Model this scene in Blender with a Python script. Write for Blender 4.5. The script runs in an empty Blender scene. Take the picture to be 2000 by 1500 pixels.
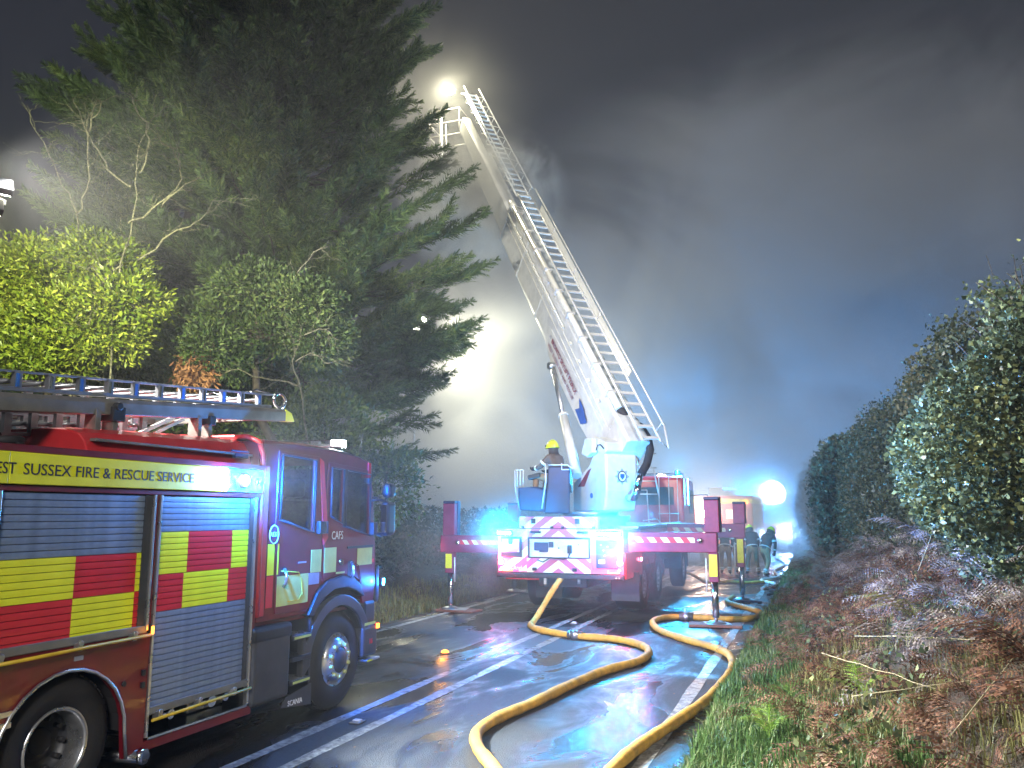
import bpy, bmesh, math, random
import numpy as np
from mathutils import Vector, Matrix
from mathutils.geometry import tessellate_polygon
random.seed(7)
RNG = np.random.default_rng(11)
PI = math.pi
SC = bpy.context.scene
COL = SC.collection

# ------------------------------------------------------------------ camera
cam_d = bpy.data.cameras.new("camera")
cam = bpy.data.objects.new("camera", cam_d)
COL.objects.link(cam)
cam.location = (0, 0, 2.05)
cam.rotation_euler = (math.radians(90 + 9.04), 0, math.radians(20.28))
cam_d.sensor_width = 36
cam_d.lens = 28.62
cam_d.clip_start = 0.05
cam_d.clip_end = 1500
SC.camera = cam

# ------------------------------------------------------------------ world: a night sky
world = bpy.data.worlds.new("World")
SC.world = world
world.use_nodes = True
wn, wl = world.node_tree.nodes, world.node_tree.links
for n_ in list(wn): wn.remove(n_)
w_out = wn.new("ShaderNodeOutputWorld")
w_add = wn.new("ShaderNodeAddShader")
w_bg = wn.new("ShaderNodeBackground"); w_bg.inputs[0].default_value = (0.30, 0.29, 0.36, 1); w_bg.inputs[1].default_value = 0.019
w_sky = wn.new("ShaderNodeTexSky"); w_sky.sky_type = 'NISHITA'; w_sky.sun_disc = False
w_sky.sun_elevation = math.radians(36); w_sky.sun_rotation = math.radians(205)
w_bg2 = wn.new("ShaderNodeBackground"); w_bg2.inputs[1].default_value = 0.0015
wl.new(w_sky.outputs[0], w_bg2.inputs[0])
wl.new(w_bg.outputs[0], w_add.inputs[0]); wl.new(w_bg2.outputs[0], w_add.inputs[1])
wl.new(w_add.outputs[0], w_out.inputs[0])

# ------------------------------------------------------------------ the one sun lamp: faint light from behind the camera
sun_d = bpy.data.lights.new("night_key", 'SUN'); sun_d.energy = 0.85; sun_d.angle = math.radians(12); sun_d.color = (1.0, 0.96, 0.92)
sun = bpy.data.objects.new("night_key", sun_d); COL.objects.link(sun)
sun_dir = Vector((-0.46, 0.74, -0.42))          # the way the light travels
sun.rotation_euler = sun_dir.to_track_quat('-Z', 'Y').to_euler()
w_sky.sun_rotation = math.atan2(-sun_dir.x, -sun_dir.y)

SC.view_settings.view_transform = 'Standard'
SC.view_settings.look = 'None'
SC.view_settings.exposure = 1.4
SC.view_settings.gamma = 1.0
SC.view_settings.use_curve_mapping = False
cy = SC.cycles
cy.use_denoising = True
try:
    cy.denoiser = 'OPENIMAGEDENOISE'
    cy.denoising_input_passes = 'RGB_ALBEDO_NORMAL'
except Exception: pass
cy.max_bounces = 6; cy.diffuse_bounces = 2; cy.glossy_bounces = 3; cy.transmission_bounces = 4
cy.volume_bounces = 0; cy.transparent_max_bounces = 12
cy.volume_step_rate = 0.5; cy.volume_max_steps = 128
cy.sample_clamp_indirect = 3.0; cy.sample_clamp_direct = 0
cy.use_adaptive_sampling = True; cy.adaptive_threshold = 0.03
cy.caustics_reflective = False; cy.caustics_refractive = False

# ------------------------------------------------------------------ materials
MATS = {}
def nt(name):
    m = bpy.data.materials.new(name); m.use_nodes = True
    t = m.node_tree
    for n in list(t.nodes): t.nodes.remove(n)
    return m, t.nodes, t.links

def mat(name, col, rough=0.5, metal=0.0, spec=0.5, var=0.15, vscale=6.0, bump=0.0, bscale=60.0, coat=0.0, col2=None, dirt=0.0, sheen=0.0):
    """plain surface with noise-driven colour and roughness variation"""
    m, N, L = nt(name)
    out = N.new("ShaderNodeOutputMaterial"); b = N.new("ShaderNodeBsdfPrincipled")
    L.new(b.outputs[0], out.inputs[0])
    tc = N.new("ShaderNodeTexCoord")
    no = N.new("ShaderNodeTexNoise"); no.inputs["Scale"].default_value = vscale; no.inputs["Detail"].default_value = 5
    L.new(tc.outputs["Object"], no.inputs["Vector"])
    mx = N.new("ShaderNodeMix"); mx.data_type = 'RGBA'
    c2 = col2 or tuple(c * (1 - var * 1.6) for c in col)
    c1 = tuple(min(1, c * (1 + var * 0.6)) for c in col)
    mx.inputs[6].default_value = (*c2, 1); mx.inputs[7].default_value = (*c1, 1)
    mr = N.new("ShaderNodeMapRange"); mr.inputs[1].default_value = 0.32; mr.inputs[2].default_value = 0.66
    L.new(no.outputs[0], mr.inputs[0]); L.new(mr.outputs[0], mx.inputs[0])
    colout = mx.outputs[2]
    if dirt > 0:
        n2 = N.new("ShaderNodeTexNoise"); n2.inputs["Scale"].default_value = 2.3; n2.inputs["Detail"].default_value = 9; n2.inputs["Roughness"].default_value = 0.7
        L.new(tc.outputs["Object"], n2.inputs["Vector"])
        m2 = N.new("ShaderNodeMapRange"); m2.inputs[1].default_value = 0.45; m2.inputs[2].default_value = 0.75; m2.inputs[4].default_value = dirt
        L.new(n2.outputs[0], m2.inputs[0])
        mx2 = N.new("ShaderNodeMix"); mx2.data_type = 'RGBA'; mx2.inputs[7].default_value = (0.026, 0.020, 0.020, 1)
        L.new(colout, mx2.inputs[6]); L.new(m2.outputs[0], mx2.inputs[0]); colout = mx2.outputs[2]
    L.new(colout, b.inputs["Base Color"])
    rr = N.new("ShaderNodeMapRange"); rr.inputs[3].default_value = max(0.02, rough - 0.08); rr.inputs[4].default_value = min(1, rough + 0.1)
    L.new(no.outputs[0], rr.inputs[0]); L.new(rr.outputs[0], b.inputs["Roughness"])
    b.inputs["Metallic"].default_value = metal
    b.inputs["Specular IOR Level"].default_value = spec
    b.inputs["Coat Weight"].default_value = coat; b.inputs["Coat Roughness"].default_value = 0.06
    if bump > 0:
        n3 = N.new("ShaderNodeTexNoise"); n3.inputs["Scale"].default_value = bscale; n3.inputs["Detail"].default_value = 4
        L.new(tc.outputs["Object"], n3.inputs["Vector"])
        bp = N.new("ShaderNodeBump"); bp.inputs["Strength"].default_value = bump; bp.inputs["Distance"].default_value = 0.01
        L.new(n3.outputs[0], bp.inputs["Height"]); L.new(bp.outputs[0], b.inputs["Normal"])
    MATS[name] = m
    return m

def emit(name, col, strength):
    m, N, L = nt(name)
    out = N.new("ShaderNodeOutputMaterial"); e = N.new("ShaderNodeEmission")
    e.inputs[0].default_value = (*col, 1); e.inputs[1].default_value = strength
    L.new(e.outputs[0], out.inputs[0]); MATS[name] = m
    return m

def leafmat(name, c1, c2, c3=None, rough=0.45, trans=0.25, nscale=0.6):
    """leaf colours: one random tone per leaf, drifting slowly over the plant"""
    m, N, L = nt(name)
    out = N.new("ShaderNodeOutputMaterial"); b = N.new("ShaderNodeBsdfPrincipled")
    ge = N.new("ShaderNodeNewGeometry"); tc = N.new("ShaderNodeTexCoord")
    no = N.new("ShaderNodeTexNoise"); no.inputs["Scale"].default_value = nscale; no.inputs["Detail"].default_value = 4
    L.new(tc.outputs["Object"], no.inputs["Vector"])
    ad = N.new("ShaderNodeMath"); ad.operation = 'ADD'; ad.inputs[1].default_value = -0.5
    L.new(no.outputs[0], ad.inputs[0])
    a2 = N.new("ShaderNodeMath"); a2.operation = 'MULTIPLY_ADD'; a2.inputs[1].default_value = 1.6
    L.new(ad.outputs[0], a2.inputs[0]); L.new(ge.outputs["Random Per Island"], a2.inputs[2])
    cr = N.new("ShaderNodeValToRGB"); e = cr.color_ramp.elements
    e[0].position = 0.1; e[0].color = (*c1, 1); e[1].position = 0.75; e[1].color = (*c2, 1)
    if c3:
        k = e.new(0.97); k.color = (*c3, 1)
    L.new(a2.outputs[0], cr.inputs[0]); L.new(cr.outputs[0], b.inputs["Base Color"])
    b.inputs["Roughness"].default_value = rough; b.inputs["Specular IOR Level"].default_value = 0.4
    if trans > 0:
        tr = N.new("ShaderNodeBsdfTranslucent"); mi = N.new("ShaderNodeMixShader"); mi.inputs[0].default_value = trans
        L.new(cr.outputs[0], tr.inputs[0]); L.new(b.outputs[0], mi.inputs[1]); L.new(tr.outputs[0], mi.inputs[2])
        L.new(mi.outputs[0], out.inputs[0])
    else: L.new(b.outputs[0], out.inputs[0])
    MATS[name] = m
    return m

def glassmat(name, tint, gloss=0.14):
    m, N, L = nt(name)
    out = N.new("ShaderNodeOutputMaterial"); g = N.new("ShaderNodeBsdfGlossy"); g.inputs["Roughness"].default_value = 0.03
    t = N.new("ShaderNodeBsdfTransparent"); t.inputs[0].default_value = (*tint, 1)
    lw = N.new("ShaderNodeLayerWeight"); lw.inputs[0].default_value = 0.25
    mr = N.new("ShaderNodeMapRange"); mr.inputs[3].default_value = gloss; mr.inputs[4].default_value = 0.9
    mi = N.new("ShaderNodeMixShader")
    L.new(lw.outputs["Fresnel"], mr.inputs[0]); L.new(mr.outputs[0], mi.inputs[0])
    L.new(t.outputs[0], mi.inputs[1]); L.new(g.outputs[0], mi.inputs[2]); L.new(mi.outputs[0], out.inputs[0])
    MATS[name] = m
    return m

mat("maroon", (0.15, 0.006, 0.014), 0.34, coat=0.3, dirt=0.25, var=0.1, bump=0.03, bscale=8)
mat("red_paint", (0.50, 0.025, 0.03), 0.33, coat=0.4, dirt=0.15, var=0.1, bump=0.05, bscale=9)
mat("outrigger_red", (0.25, 0.025, 0.07), 0.4, coat=0.3, dirt=0.25)
mat("reflect_yellow", (0.80, 0.82, 0.02), 0.42, var=0.05, dirt=0.1)
mat("reflect_red", (0.62, 0.02, 0.03), 0.42, var=0.06, dirt=0.1)
mat("dull_yellow", (0.55, 0.62, 0.16), 0.35, var=0.08, coat=0.4, dirt=0.2)
mat("chevron_pale", (0.75, 0.72, 0.45), 0.4, var=0.06)
mat("chevron_red", (0.55, 0.10, 0.22), 0.4, var=0.06)
mat("slat", (0.22, 0.28, 0.40), 0.42, metal=0.35, var=0.12, vscale=14, bump=0.06, bscale=90, dirt=0.2)
mat("alloy", (0.62, 0.63, 0.65), 0.28, metal=0.9, var=0.1, dirt=0.1)
mat("steel", (0.42, 0.43, 0.45), 0.38, metal=0.85, var=0.15, dirt=0.15)
mat("chrome", (0.75, 0.76, 0.78), 0.14, metal=1.0, var=0.05)
mat("ladder_metal", (0.30, 0.31, 0.33), 0.42, metal=0.6, var=0.15, dirt=0.2)
mat("gantry_metal", (0.23, 0.22, 0.20), 0.5, metal=0.4, var=0.15, dirt=0.2)
mat("black_plastic", (0.018, 0.019, 0.022), 0.42, var=0.2, bump=0.1, bscale=150)
mat("grey_plastic", (0.045, 0.048, 0.055), 0.45, var=0.2, bump=0.12, bscale=120, dirt=0.3)
mat("rubber", (0.016, 0.016, 0.018), 0.72, var=0.25, bump=0.25, bscale=70, dirt=0.5)
mat("dark_hollow", (0.012, 0.011, 0.012), 0.85)
mat("blue_seal", (0.05, 0.16, 0.45), 0.35)
mat("yellow_rail", (0.62, 0.42, 0.03), 0.4, dirt=0.2)
mat("lettering_dark", (0.02, 0.02, 0.035), 0.5)
mat("lettering_white", (0.75, 0.76, 0.8), 0.5)
mat("lettering_maroon", (0.22, 0.03, 0.05), 0.5)
mat("crest_blue", (0.03, 0.10, 0.38), 0.4)
mat("crest_grey", (0.30, 0.30, 0.33), 0.4)
mat("boom_white", (0.66, 0.66, 0.62), 0.36, var=0.06, coat=0.25, dirt=0.22)
mat("cream_pipe", (0.74, 0.72, 0.62), 0.35, var=0.06, coat=0.2)
mat("seat_blue", (0.028, 0.034, 0.075), 0.45, var=0.15)
mat("bolt_yellow", (0.55, 0.58, 0.22), 0.5)
mat("hose_yellow", (0.72, 0.38, 0.05), 0.6, var=0.16, vscale=9, bump=0.5, bscale=220, dirt=0.55)
mat("kit_tan", (0.36, 0.22, 0.11), 0.85, var=0.15, bump=0.3, bscale=60)
mat("kit_dark", (0.06, 0.05, 0.05), 0.85, var=0.2, bump=0.3, bscale=60)
mat("kit_brown", (0.16, 0.12, 0.10), 0.85, var=0.2, bump=0.3, bscale=60)
mat("kit_glove", (0.03, 0.03, 0.035), 0.8)
mat("skin", (0.45, 0.26, 0.19), 0.6)
mat("band_silver", (0.72, 0.74, 0.72), 0.4)
mat("helmet_yellow", (0.66, 0.74, 0.03), 0.28, coat=0.5, var=0.04)
mat("wood_pad", (0.28, 0.12, 0.08), 0.7, var=0.2, dirt=0.3, bump=0.2)
mat("bark", (0.055, 0.045, 0.036), 0.9, var=0.3, vscale=14, bump=0.6, bscale=30)
mat("lichen_bark", (0.13, 0.13, 0.085), 0.9, var=0.45, vscale=25, bump=0.6, bscale=50)
mat("straw", (0.42, 0.34, 0.19), 0.8, var=0.3, vscale=8)
mat("pole_grey", (0.5, 0.5, 0.46), 0.6)
mat("stud_white", (0.7, 0.7, 0.72), 0.4)
glassmat("cab_glass", (0.42, 0.47, 0.55), 0.16)
glassmat("lens_clear", (0.85, 0.9, 0.95), 0.12)
glassmat("lens_blue", (0.05, 0.2, 0.9), 0.15)
mat("lens_red_off", (0.45, 0.01, 0.01), 0.2, coat=0.8)
mat("mirror_face", (0.55, 0.57, 0.6), 0.05, metal=1.0, var=0.02)
emit("glow_blue", (0.04, 0.50, 1.0), 70)
emit("glow_white", (0.9, 0.97, 1.0), 45)
emit("glow_warm", (1.0, 0.95, 0.72), 60)
emit("glow_red", (1.0, 0.03, 0.03), 8)
emit("glow_pink", (1.0, 0.14, 0.26), 45)
emit("glow_amber", (1.0, 0.24, 0.02), 5)
emit("glow_window", (1.0, 0.75, 0.5), 2.2)
leafmat("conifer_leaf", (0.03, 0.058, 0.024), (0.085, 0.145, 0.045), (0.15, 0.20, 0.06), rough=0.6, trans=0.15, nscale=0.35)
leafmat("ivy_leaf", (0.07, 0.12, 0.012), (0.19, 0.25, 0.025), (0.30, 0.34, 0.05), rough=0.42, nscale=0.7)
leafmat("laurel_leaf", (0.022, 0.048, 0.014), (0.065, 0.11, 0.028), (0.12, 0.16, 0.045), rough=0.62, nscale=0.7)
leafmat("dead_leaf", (0.12, 0.05, 0.025), (0.30, 0.15, 0.07), rough=0.8, trans=0.1)
leafmat("hawthorn_leaf", (0.045, 0.062, 0.035), (0.13, 0.165, 0.085), (0.30, 0.31, 0.12), rough=0.35, nscale=0.8)
leafmat("hedge_leaf", (0.03, 0.042, 0.024), (0.09, 0.105, 0.055), (0.17, 0.15, 0.08), rough=0.5, nscale=0.5)
leafmat("bracken_brown", (0.06, 0.028, 0.018), (0.22, 0.085, 0.045), (0.30, 0.16, 0.09), rough=0.75, trans=0.15, nscale=0.9)
leafmat("bracken_grey", (0.10, 0.075, 0.07), (0.28, 0.22, 0.20), (0.36, 0.30, 0.24), rough=0.75, trans=0.15, nscale=0.9)
leafmat("fern_green", (0.10, 0.20, 0.02), (0.25, 0.36, 0.04), rough=0.5, trans=0.3)
leafmat("fern_olive", (0.13, 0.13, 0.03), (0.30, 0.26, 0.07), rough=0.6, trans=0.3)
leafmat("grass_leaf", (0.04, 0.09, 0.02), (0.11, 0.19, 0.04), (0.26, 0.27, 0.12), rough=0.5, nscale=0.8)
leafmat("grass_dry", (0.10, 0.10, 0.03), (0.25, 0.22, 0.07), rough=0.6)

# wet road
m, N, L = nt("wet_asphalt"); MATS["wet_asphalt"] = m
out = N.new("ShaderNodeOutputMaterial"); b = N.new("ShaderNodeBsdfPrincipled"); L.new(b.outputs[0], out.inputs[0])
tc = N.new("ShaderNodeTexCoord")
def noise(sc, det=4, ro=0.5, dist=0.0, vec=None):
    n = N.new("ShaderNodeTexNoise"); n.inputs["Scale"].default_value = sc; n.inputs["Detail"].default_value = det
    n.inputs["Roughness"].default_value = ro; n.inputs["Distortion"].default_value = dist
    L.new(vec or tc.outputs["Object"], n.inputs["Vector"]); return n.outputs[0]
def mrange(src, a, b_, c=0.0, d=1.0, smooth=False):
    n = N.new("ShaderNodeMapRange"); n.inputs[1].default_value = a; n.inputs[2].default_value = b_; n.inputs[3].default_value = c; n.inputs[4].default_value = d
    if smooth: n.interpolation_type = 'SMOOTHSTEP'
    L.new(src, n.inputs[0]); return n.outputs[0]
def mixc(f, a, b_):
    n = N.new("ShaderNodeMix"); n.data_type = 'RGBA'
    L.new(f, n.inputs[0])
    for k, v in ((6, a), (7, b_)):
        if isinstance(v, tuple): n.inputs[k].default_value = (*v, 1)
        else: L.new(v, n.inputs[k])
    return n.outputs[2]
def math_(op, a, b_):
    n = N.new("ShaderNodeMath"); n.operation = op
    for k, v in ((0, a), (1, b_)):
        if isinstance(v, (int, float)): n.inputs[k].default_value = v
        else: L.new(v, n.inputs[k])
    return n.outputs[0]
mp = N.new("ShaderNodeMapping"); mp.inputs["Scale"].default_value = (1.0, 0.45, 1.0); L.new(tc.outputs["Object"], mp.inputs[0])
wet = mrange(noise(0.9, 5, 0.6, 0.6, mp.outputs[0]), 0.41, 0.58, smooth=True)
grain = noise(150, 2, 0.6)
vor = N.new("ShaderNodeTexVoronoi"); vor.inputs["Scale"].default_value = 95; L.new(tc.outputs["Object"], vor.inputs["Vector"])
stone = mixc(mrange(vor.outputs["Color"], 0.2, 0.9), (0.018, 0.018, 0.018), (0.07, 0.067, 0.065))
dry = mixc(mrange(noise(1.7, 6, 0.65), 0.35, 0.7), stone, (0.042, 0.040, 0.039))
L.new(mixc(wet, dry, (0.010, 0.010, 0.012)), b.inputs["Base Color"])
r1 = mrange(wet, 0, 1, 0.60, 0.12)
L.new(math_('ADD', r1, math_('MULTIPLY', grain, 0.10)), b.inputs["Roughness"])
b.inputs["Specular IOR Level"].default_value = 0.6
bp = N.new("ShaderNodeBump"); bp.inputs["Distance"].default_value = 0.006
L.new(mrange(wet, 0, 1, 0.9, 0.38), bp.inputs["Strength"])
L.new(math_('ADD', math_('MULTIPLY', vor.outputs["Distance"], 0.9), math_('MULTIPLY', noise(40, 3), 0.6)), bp.inputs["Height"])
L.new(bp.outputs[0], b.inputs["Normal"])

# worn white road paint, wet
m, N, L = nt("road_paint"); MATS["road_paint"] = m
out = N.new("ShaderNodeOutputMaterial"); b = N.new("ShaderNodeBsdfPrincipled"); L.new(b.outputs[0], out.inputs[0])
tc = N.new("ShaderNodeTexCoord")
worn = mrange(noise(11, 9, 0.8), 0.43, 0.60)
L.new(mixc(worn, (0.10, 0.097, 0.094), (0.44, 0.43, 0.40)), b.inputs["Base Color"])
L.new(mrange(noise(3, 4), 0.3, 0.7, 0.22, 0.5), b.inputs["Roughness"])
bp = N.new("ShaderNodeBump"); bp.inputs["Distance"].default_value = 0.004; bp.inputs["Strength"].default_value = 0.6
L.new(noise(120, 3), bp.inputs["Height"]); L.new(bp.outputs[0], b.inputs["Normal"])

# soil / verge ground
m, N, L = nt("soil"); MATS["soil"] = m
out = N.new("ShaderNodeOutputMaterial"); b = N.new("ShaderNodeBsdfPrincipled"); L.new(b.outputs[0], out.inputs[0])
tc = N.new("ShaderNodeTexCoord")
a_ = mixc(mrange(noise(1.1, 6, 0.7), 0.35, 0.65), (0.035, 0.022, 0.016), (0.06, 0.06, 0.022))
L.new(mixc(mrange(noise(24, 5, 0.7), 0.4, 0.65), a_, (0.11, 0.06, 0.04)), b.inputs["Base Color"])
b.inputs["Roughness"].default_value = 0.9
bp = N.new("ShaderNodeBump"); bp.inputs["Distance"].default_value = 0.05; bp.inputs["Strength"].default_value = 1.0
L.new(noise(18, 8, 0.7), bp.inputs["Height"]); L.new(bp.outputs[0], b.inputs["Normal"])

# air and smoke
def volmat(name, density, col=(0.8, 0.8, 0.82), aniso=0.25, noise_sc=None, lo=0.42, hi=0.66, fade=0.35, absorb=None):
    m, N, L = nt(name); MATS[name] = m
    out = N.new("ShaderNodeOutputMaterial"); v = N.new("ShaderNodeVolumePrincipled"); L.new(v.outputs[0], out.inputs["Volume"])
    v.inputs["Color"].default_value = (*col, 1); v.inputs["Anisotropy"].default_value = aniso
    v.inputs["Density"].default_value = density
    if noise_sc:
        tc = N.new("ShaderNodeTexCoord")
        le = N.new("ShaderNodeVectorMath"); le.operation = 'LENGTH'; L.new(tc.outputs["Object"], le.inputs[0])
        fa = N.new("ShaderNodeMapRange"); fa.interpolation_type = 'SMOOTHSTEP'
        fa.inputs[1].default_value = 1.0; fa.inputs[2].default_value = 1 - fade; L.new(le.outputs["Value"], fa.inputs[0])
        ge = N.new("ShaderNodeNewGeometry")
        no = N.new("ShaderNodeTexNoise"); no.inputs["Scale"].default_value = noise_sc; no.inputs["Detail"].default_value = 6
        no.inputs["Roughness"].default_value = 0.60; no.inputs["Distortion"].default_value = 1.1
        L.new(ge.outputs["Position"], no.inputs["Vector"])
        mr = N.new("ShaderNodeMapRange"); mr.interpolation_type = 'SMOOTHSTEP'; mr.inputs[1].default_value = lo; mr.inputs[2].default_value = hi; mr.inputs[4].default_value = density
        L.new(no.outputs[0], mr.inputs[0])
        mu = N.new("ShaderNodeMath"); mu.operation = 'MULTIPLY'; L.new(mr.outputs[0], mu.inputs[0]); L.new(fa.outputs[0], mu.inputs[1])
        L.new(mu.outputs[0], v.inputs["Density"])
    return m

# ------------------------------------------------------------------ mesh helpers
def V(*a): return Vector(a)

class MB:
    """collects shapes in world coordinates; build() links them as one mesh object"""
    def __init__(s): s.v = []; s.f = []; s.m = []; s.sm = []
    def add(s, vs, fs, mi=0, sm=False):
        o = len(s.v); s.v += [tuple(p) for p in vs]
        for f in fs: s.f.append(tuple(i + o for i in f)); s.m.append(mi); s.sm.append(sm)
        return s
    def box(s, x0, x1, y0, y1, z0, z1, mi=0):
        x0, x1 = sorted((x0, x1)); y0, y1 = sorted((y0, y1)); z0, z1 = sorted((z0, z1))
        vs = [(x, y, z) for z in (z0, z1) for x, y in ((x0, y0), (x1, y0), (x1, y1), (x0, y1))]
        return s.add(vs, [(3, 2, 1, 0), (4, 5, 6, 7), (0, 1, 5, 4), (1, 2, 6, 5), (2, 3, 7, 6), (3, 0, 4, 7)], mi)
    def obox(s, c, a, b, d, mi=0):
        """box by centre and three half-axis vectors"""
        c, a, b, d = map(Vector, (c, a, b, d))
        vs = [c + a * i + b * j + d * k for k in (-1, 1) for i, j in ((-1, -1), (1, -1), (1, 1), (-1, 1))]
        fs = [(3, 2, 1, 0), (4, 5, 6, 7), (0, 1, 5, 4), (1, 2, 6, 5), (2, 3, 7, 6), (3, 0, 4, 7)]
        if a.cross(b).dot(d) < 0: fs = [tuple(reversed(f)) for f in fs]
        return s.add(vs, fs, mi)
    def beam(s, p0, p1, w, h, up=(0, 0, 1), mi=0):
        p0, p1, up = Vector(p0), Vector(p1), Vector(up)
        d = (p1 - p0); L_ = d.length; d.normalize()
        r = d.cross(up).normalized(); u = r.cross(d).normalized()
        return s.obox((p0 + p1) / 2, d * L_ / 2, r * w / 2, u * h / 2, mi)
    def tube(s, pts, r, n=8, mi=0, caps=True, sm=True):
        P = [Vector(p) for p in pts]; R = r if isinstance(r, (list, tuple)) else [r] * len(P)
        vs = []; prev = None
        for i, p in enumerate(P):
            t = (P[min(i + 1, len(P) - 1)] - P[max(i - 1, 0)]).normalized()
            if prev is None:
                a = Vector((0, 0, 1)) if abs(t.z) < 0.9 else Vector((1, 0, 0))
                u = t.cross(a).normalized()
            else:
                u = (prev - t * prev.dot(t)).normalized()
            w = t.cross(u); prev = u
            for k in range(n):
                an = 2 * PI * k / n
                vs.append(p + (u * math.cos(an) + w * math.sin(an)) * R[i])
        fs = [(i * n + k, i * n + (k + 1) % n, (i + 1) * n + (k + 1) % n, (i + 1) * n + k) for i in range(len(P) - 1) for k in range(n)]
        s.add(vs, fs, mi, sm)
        if caps:
            o = len(s.v) - len(vs)
            s.f.append(tuple(o + k for k in reversed(range(n)))); s.m.append(mi); s.sm.append(False)
            s.f.append(tuple(o + (len(P) - 1) * n + k for k in range(n))); s.m.append(mi); s.sm.append(False)
        return s
    def cyl(s, p0, p1, r, n=16, mi=0, r1=None):
        return s.tube([p0, p1], [r, r if r1 is None else r1], n, mi)
    def lathe(s, c, axis, prof, n=24, mi=0, sm=True):
        """prof: list of (distance along axis, radius)"""
        c, ax = Vector(c), Vector(axis).normalized()
        a = Vector((0, 0, 1)) if abs(ax.z) < 0.9 else Vector((1, 0, 0))
        u = ax.cross(a).normalized(); w = ax.cross(u)
        vs = [c + ax * t + (u * math.cos(2 * PI * k / n) + w * math.sin(2 * PI * k / n)) * r for t, r in prof for k in range(n)]
        fs = [(i * n + k, i * n + (k + 1) % n, (i + 1) * n + (k + 1) % n, (i + 1) * n + k) for i in range(len(prof) - 1) for k in range(n)]
        return s.add(vs, fs, mi, sm)
    def ball(s, c, r, mi=0, n=12, sz=None):
        sz = sz or (1, 1, 1); c = Vector(c); vs = []; m_ = n // 2
        for i in range(m_ + 1):
            th = PI * i / m_
            for k in range(n):
                ph = 2 * PI * k / n
                vs.append(c + Vector((math.sin(th) * math.cos(ph) * sz[0], math.sin(th) * math.sin(ph) * sz[1], math.cos(th) * sz[2])) * r)
        fs = [(i * n + k, (i + 1) * n + k, (i + 1) * n + (k + 1) % n, i * n + (k + 1) % n) for i in range(m_) for k in range(n)]
        return s.add(vs, fs, mi, True)
    def prism(s, outer, to3, t, holes=(), mi=0):
        """flat plate: 2-D outline with holes, to3(a,b)->point, t = thickness vector"""
        loops = [list(outer)] + [list(h) for h in holes]
        tris = tessellate_polygon([[Vector((a, b, 0)) for a, b in lp] for lp in loops])
        flat = [p for lp in loops for p in lp]; n = len(flat); t = Vector(t)
        top = [Vector(to3(*p)) for p in flat]; bot = [p - t for p in top]
        def orient(tr):
            a, b_, c = (top[i] for i in tr)
            return tuple(tr) if (b_ - a).cross(c - a).dot(t) > 0 else tuple(reversed(tr))
        fs = []
        for tr in tris:
            q = orient(tr); fs.append(q); fs.append(tuple(i + n for i in reversed(q)))
        o = 0
        for li, lp in enumerate(loops):
            k = len(lp)
            area = sum(lp[i][0] * lp[(i + 1) % k][1] - lp[(i + 1) % k][0] * lp[i][1] for i in range(k))
            for i in range(k):
                a, b_ = o + i, o + (i + 1) % k
                fs.append((a, b_, b_ + n, a + n))
            o += k
        return s.add(top + bot, fs, mi)
    def build(s, name, mats, parent=None, label=None, bevel=0.0, kind=None, cat=None, group=None, seg=2):
        me = bpy.data.meshes.new(name)
        off = OFF.get(parent.name, Vector((0, 0, 0))) if parent else Vector((0, 0, 0))
        me.from_pydata([tuple(Vector(p) - off) for p in s.v], [], s.f)
        if not isinstance(mats, (list, tuple)): mats = [mats]
        for m_ in mats: me.materials.append(MATS[m_])
        me.polygons.foreach_set("material_index", s.m); me.polygons.foreach_set("use_smooth", s.sm)
        bm = bmesh.new(); bm.from_mesh(me)
        bmesh.ops.recalc_face_normals(bm, faces=bm.faces); bm.to_mesh(me); bm.free()
        me.update()
        return link(name, me, parent, label, bevel, kind, cat, group, seg)

OFF = {}
def link(name, me, parent=None, label=None, bevel=0.0, kind=None, cat=None, group=None, seg=2):
    o = bpy.data.objects.new(name, me); COL.objects.link(o)
    if parent: o.parent = parent; OFF[o.name] = OFF.get(parent.name, Vector((0, 0, 0)))
    if label: o["label"] = label
    if kind: o["kind"] = kind
    if cat: o["category"] = cat
    if group: o["group"] = group
    if bevel:
        bv = o.modifiers.new("bevel", 'BEVEL'); bv.width = bevel; bv.segments = seg; bv.limit_method = 'ANGLE'; bv.angle_limit = math.radians(40)
        bv.use_clamp_overlap = True; bv.harden_normals = False
    return o

def thing(name, label, cat, loc=(0, 0, 0), group=None):
    o = bpy.data.objects.new(name, None); COL.objects.link(o); o.location = loc
    o["label"] = label; o["category"] = cat
    if group: o["group"] = group
    OFF[o.name] = Vector(loc)
    return o

def npmesh(name, v, f, mats, mi=None, smooth=False):
    """fast mesh from numpy arrays (all faces the same size)"""
    me = bpy.data.meshes.new(name)
    me.vertices.add(len(v)); me.vertices.foreach_set("co", np.ascontiguousarray(v, dtype=np.float32).ravel())
    k = f.shape[1]
    me.loops.add(f.size); me.loops.foreach_set("vertex_index", f.astype(np.int32).ravel())
    me.polygons.add(len(f)); me.polygons.foreach_set("loop_start", np.arange(0, f.size, k, dtype=np.int32))
    if mi is not None: me.polygons.foreach_set("material_index", mi.astype(np.int32))
    if not isinstance(mats, (list, tuple)): mats = [mats]
    for m_ in mats: me.materials.append(MATS[m_])
    me.update(calc_edges=True)
    return me

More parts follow.
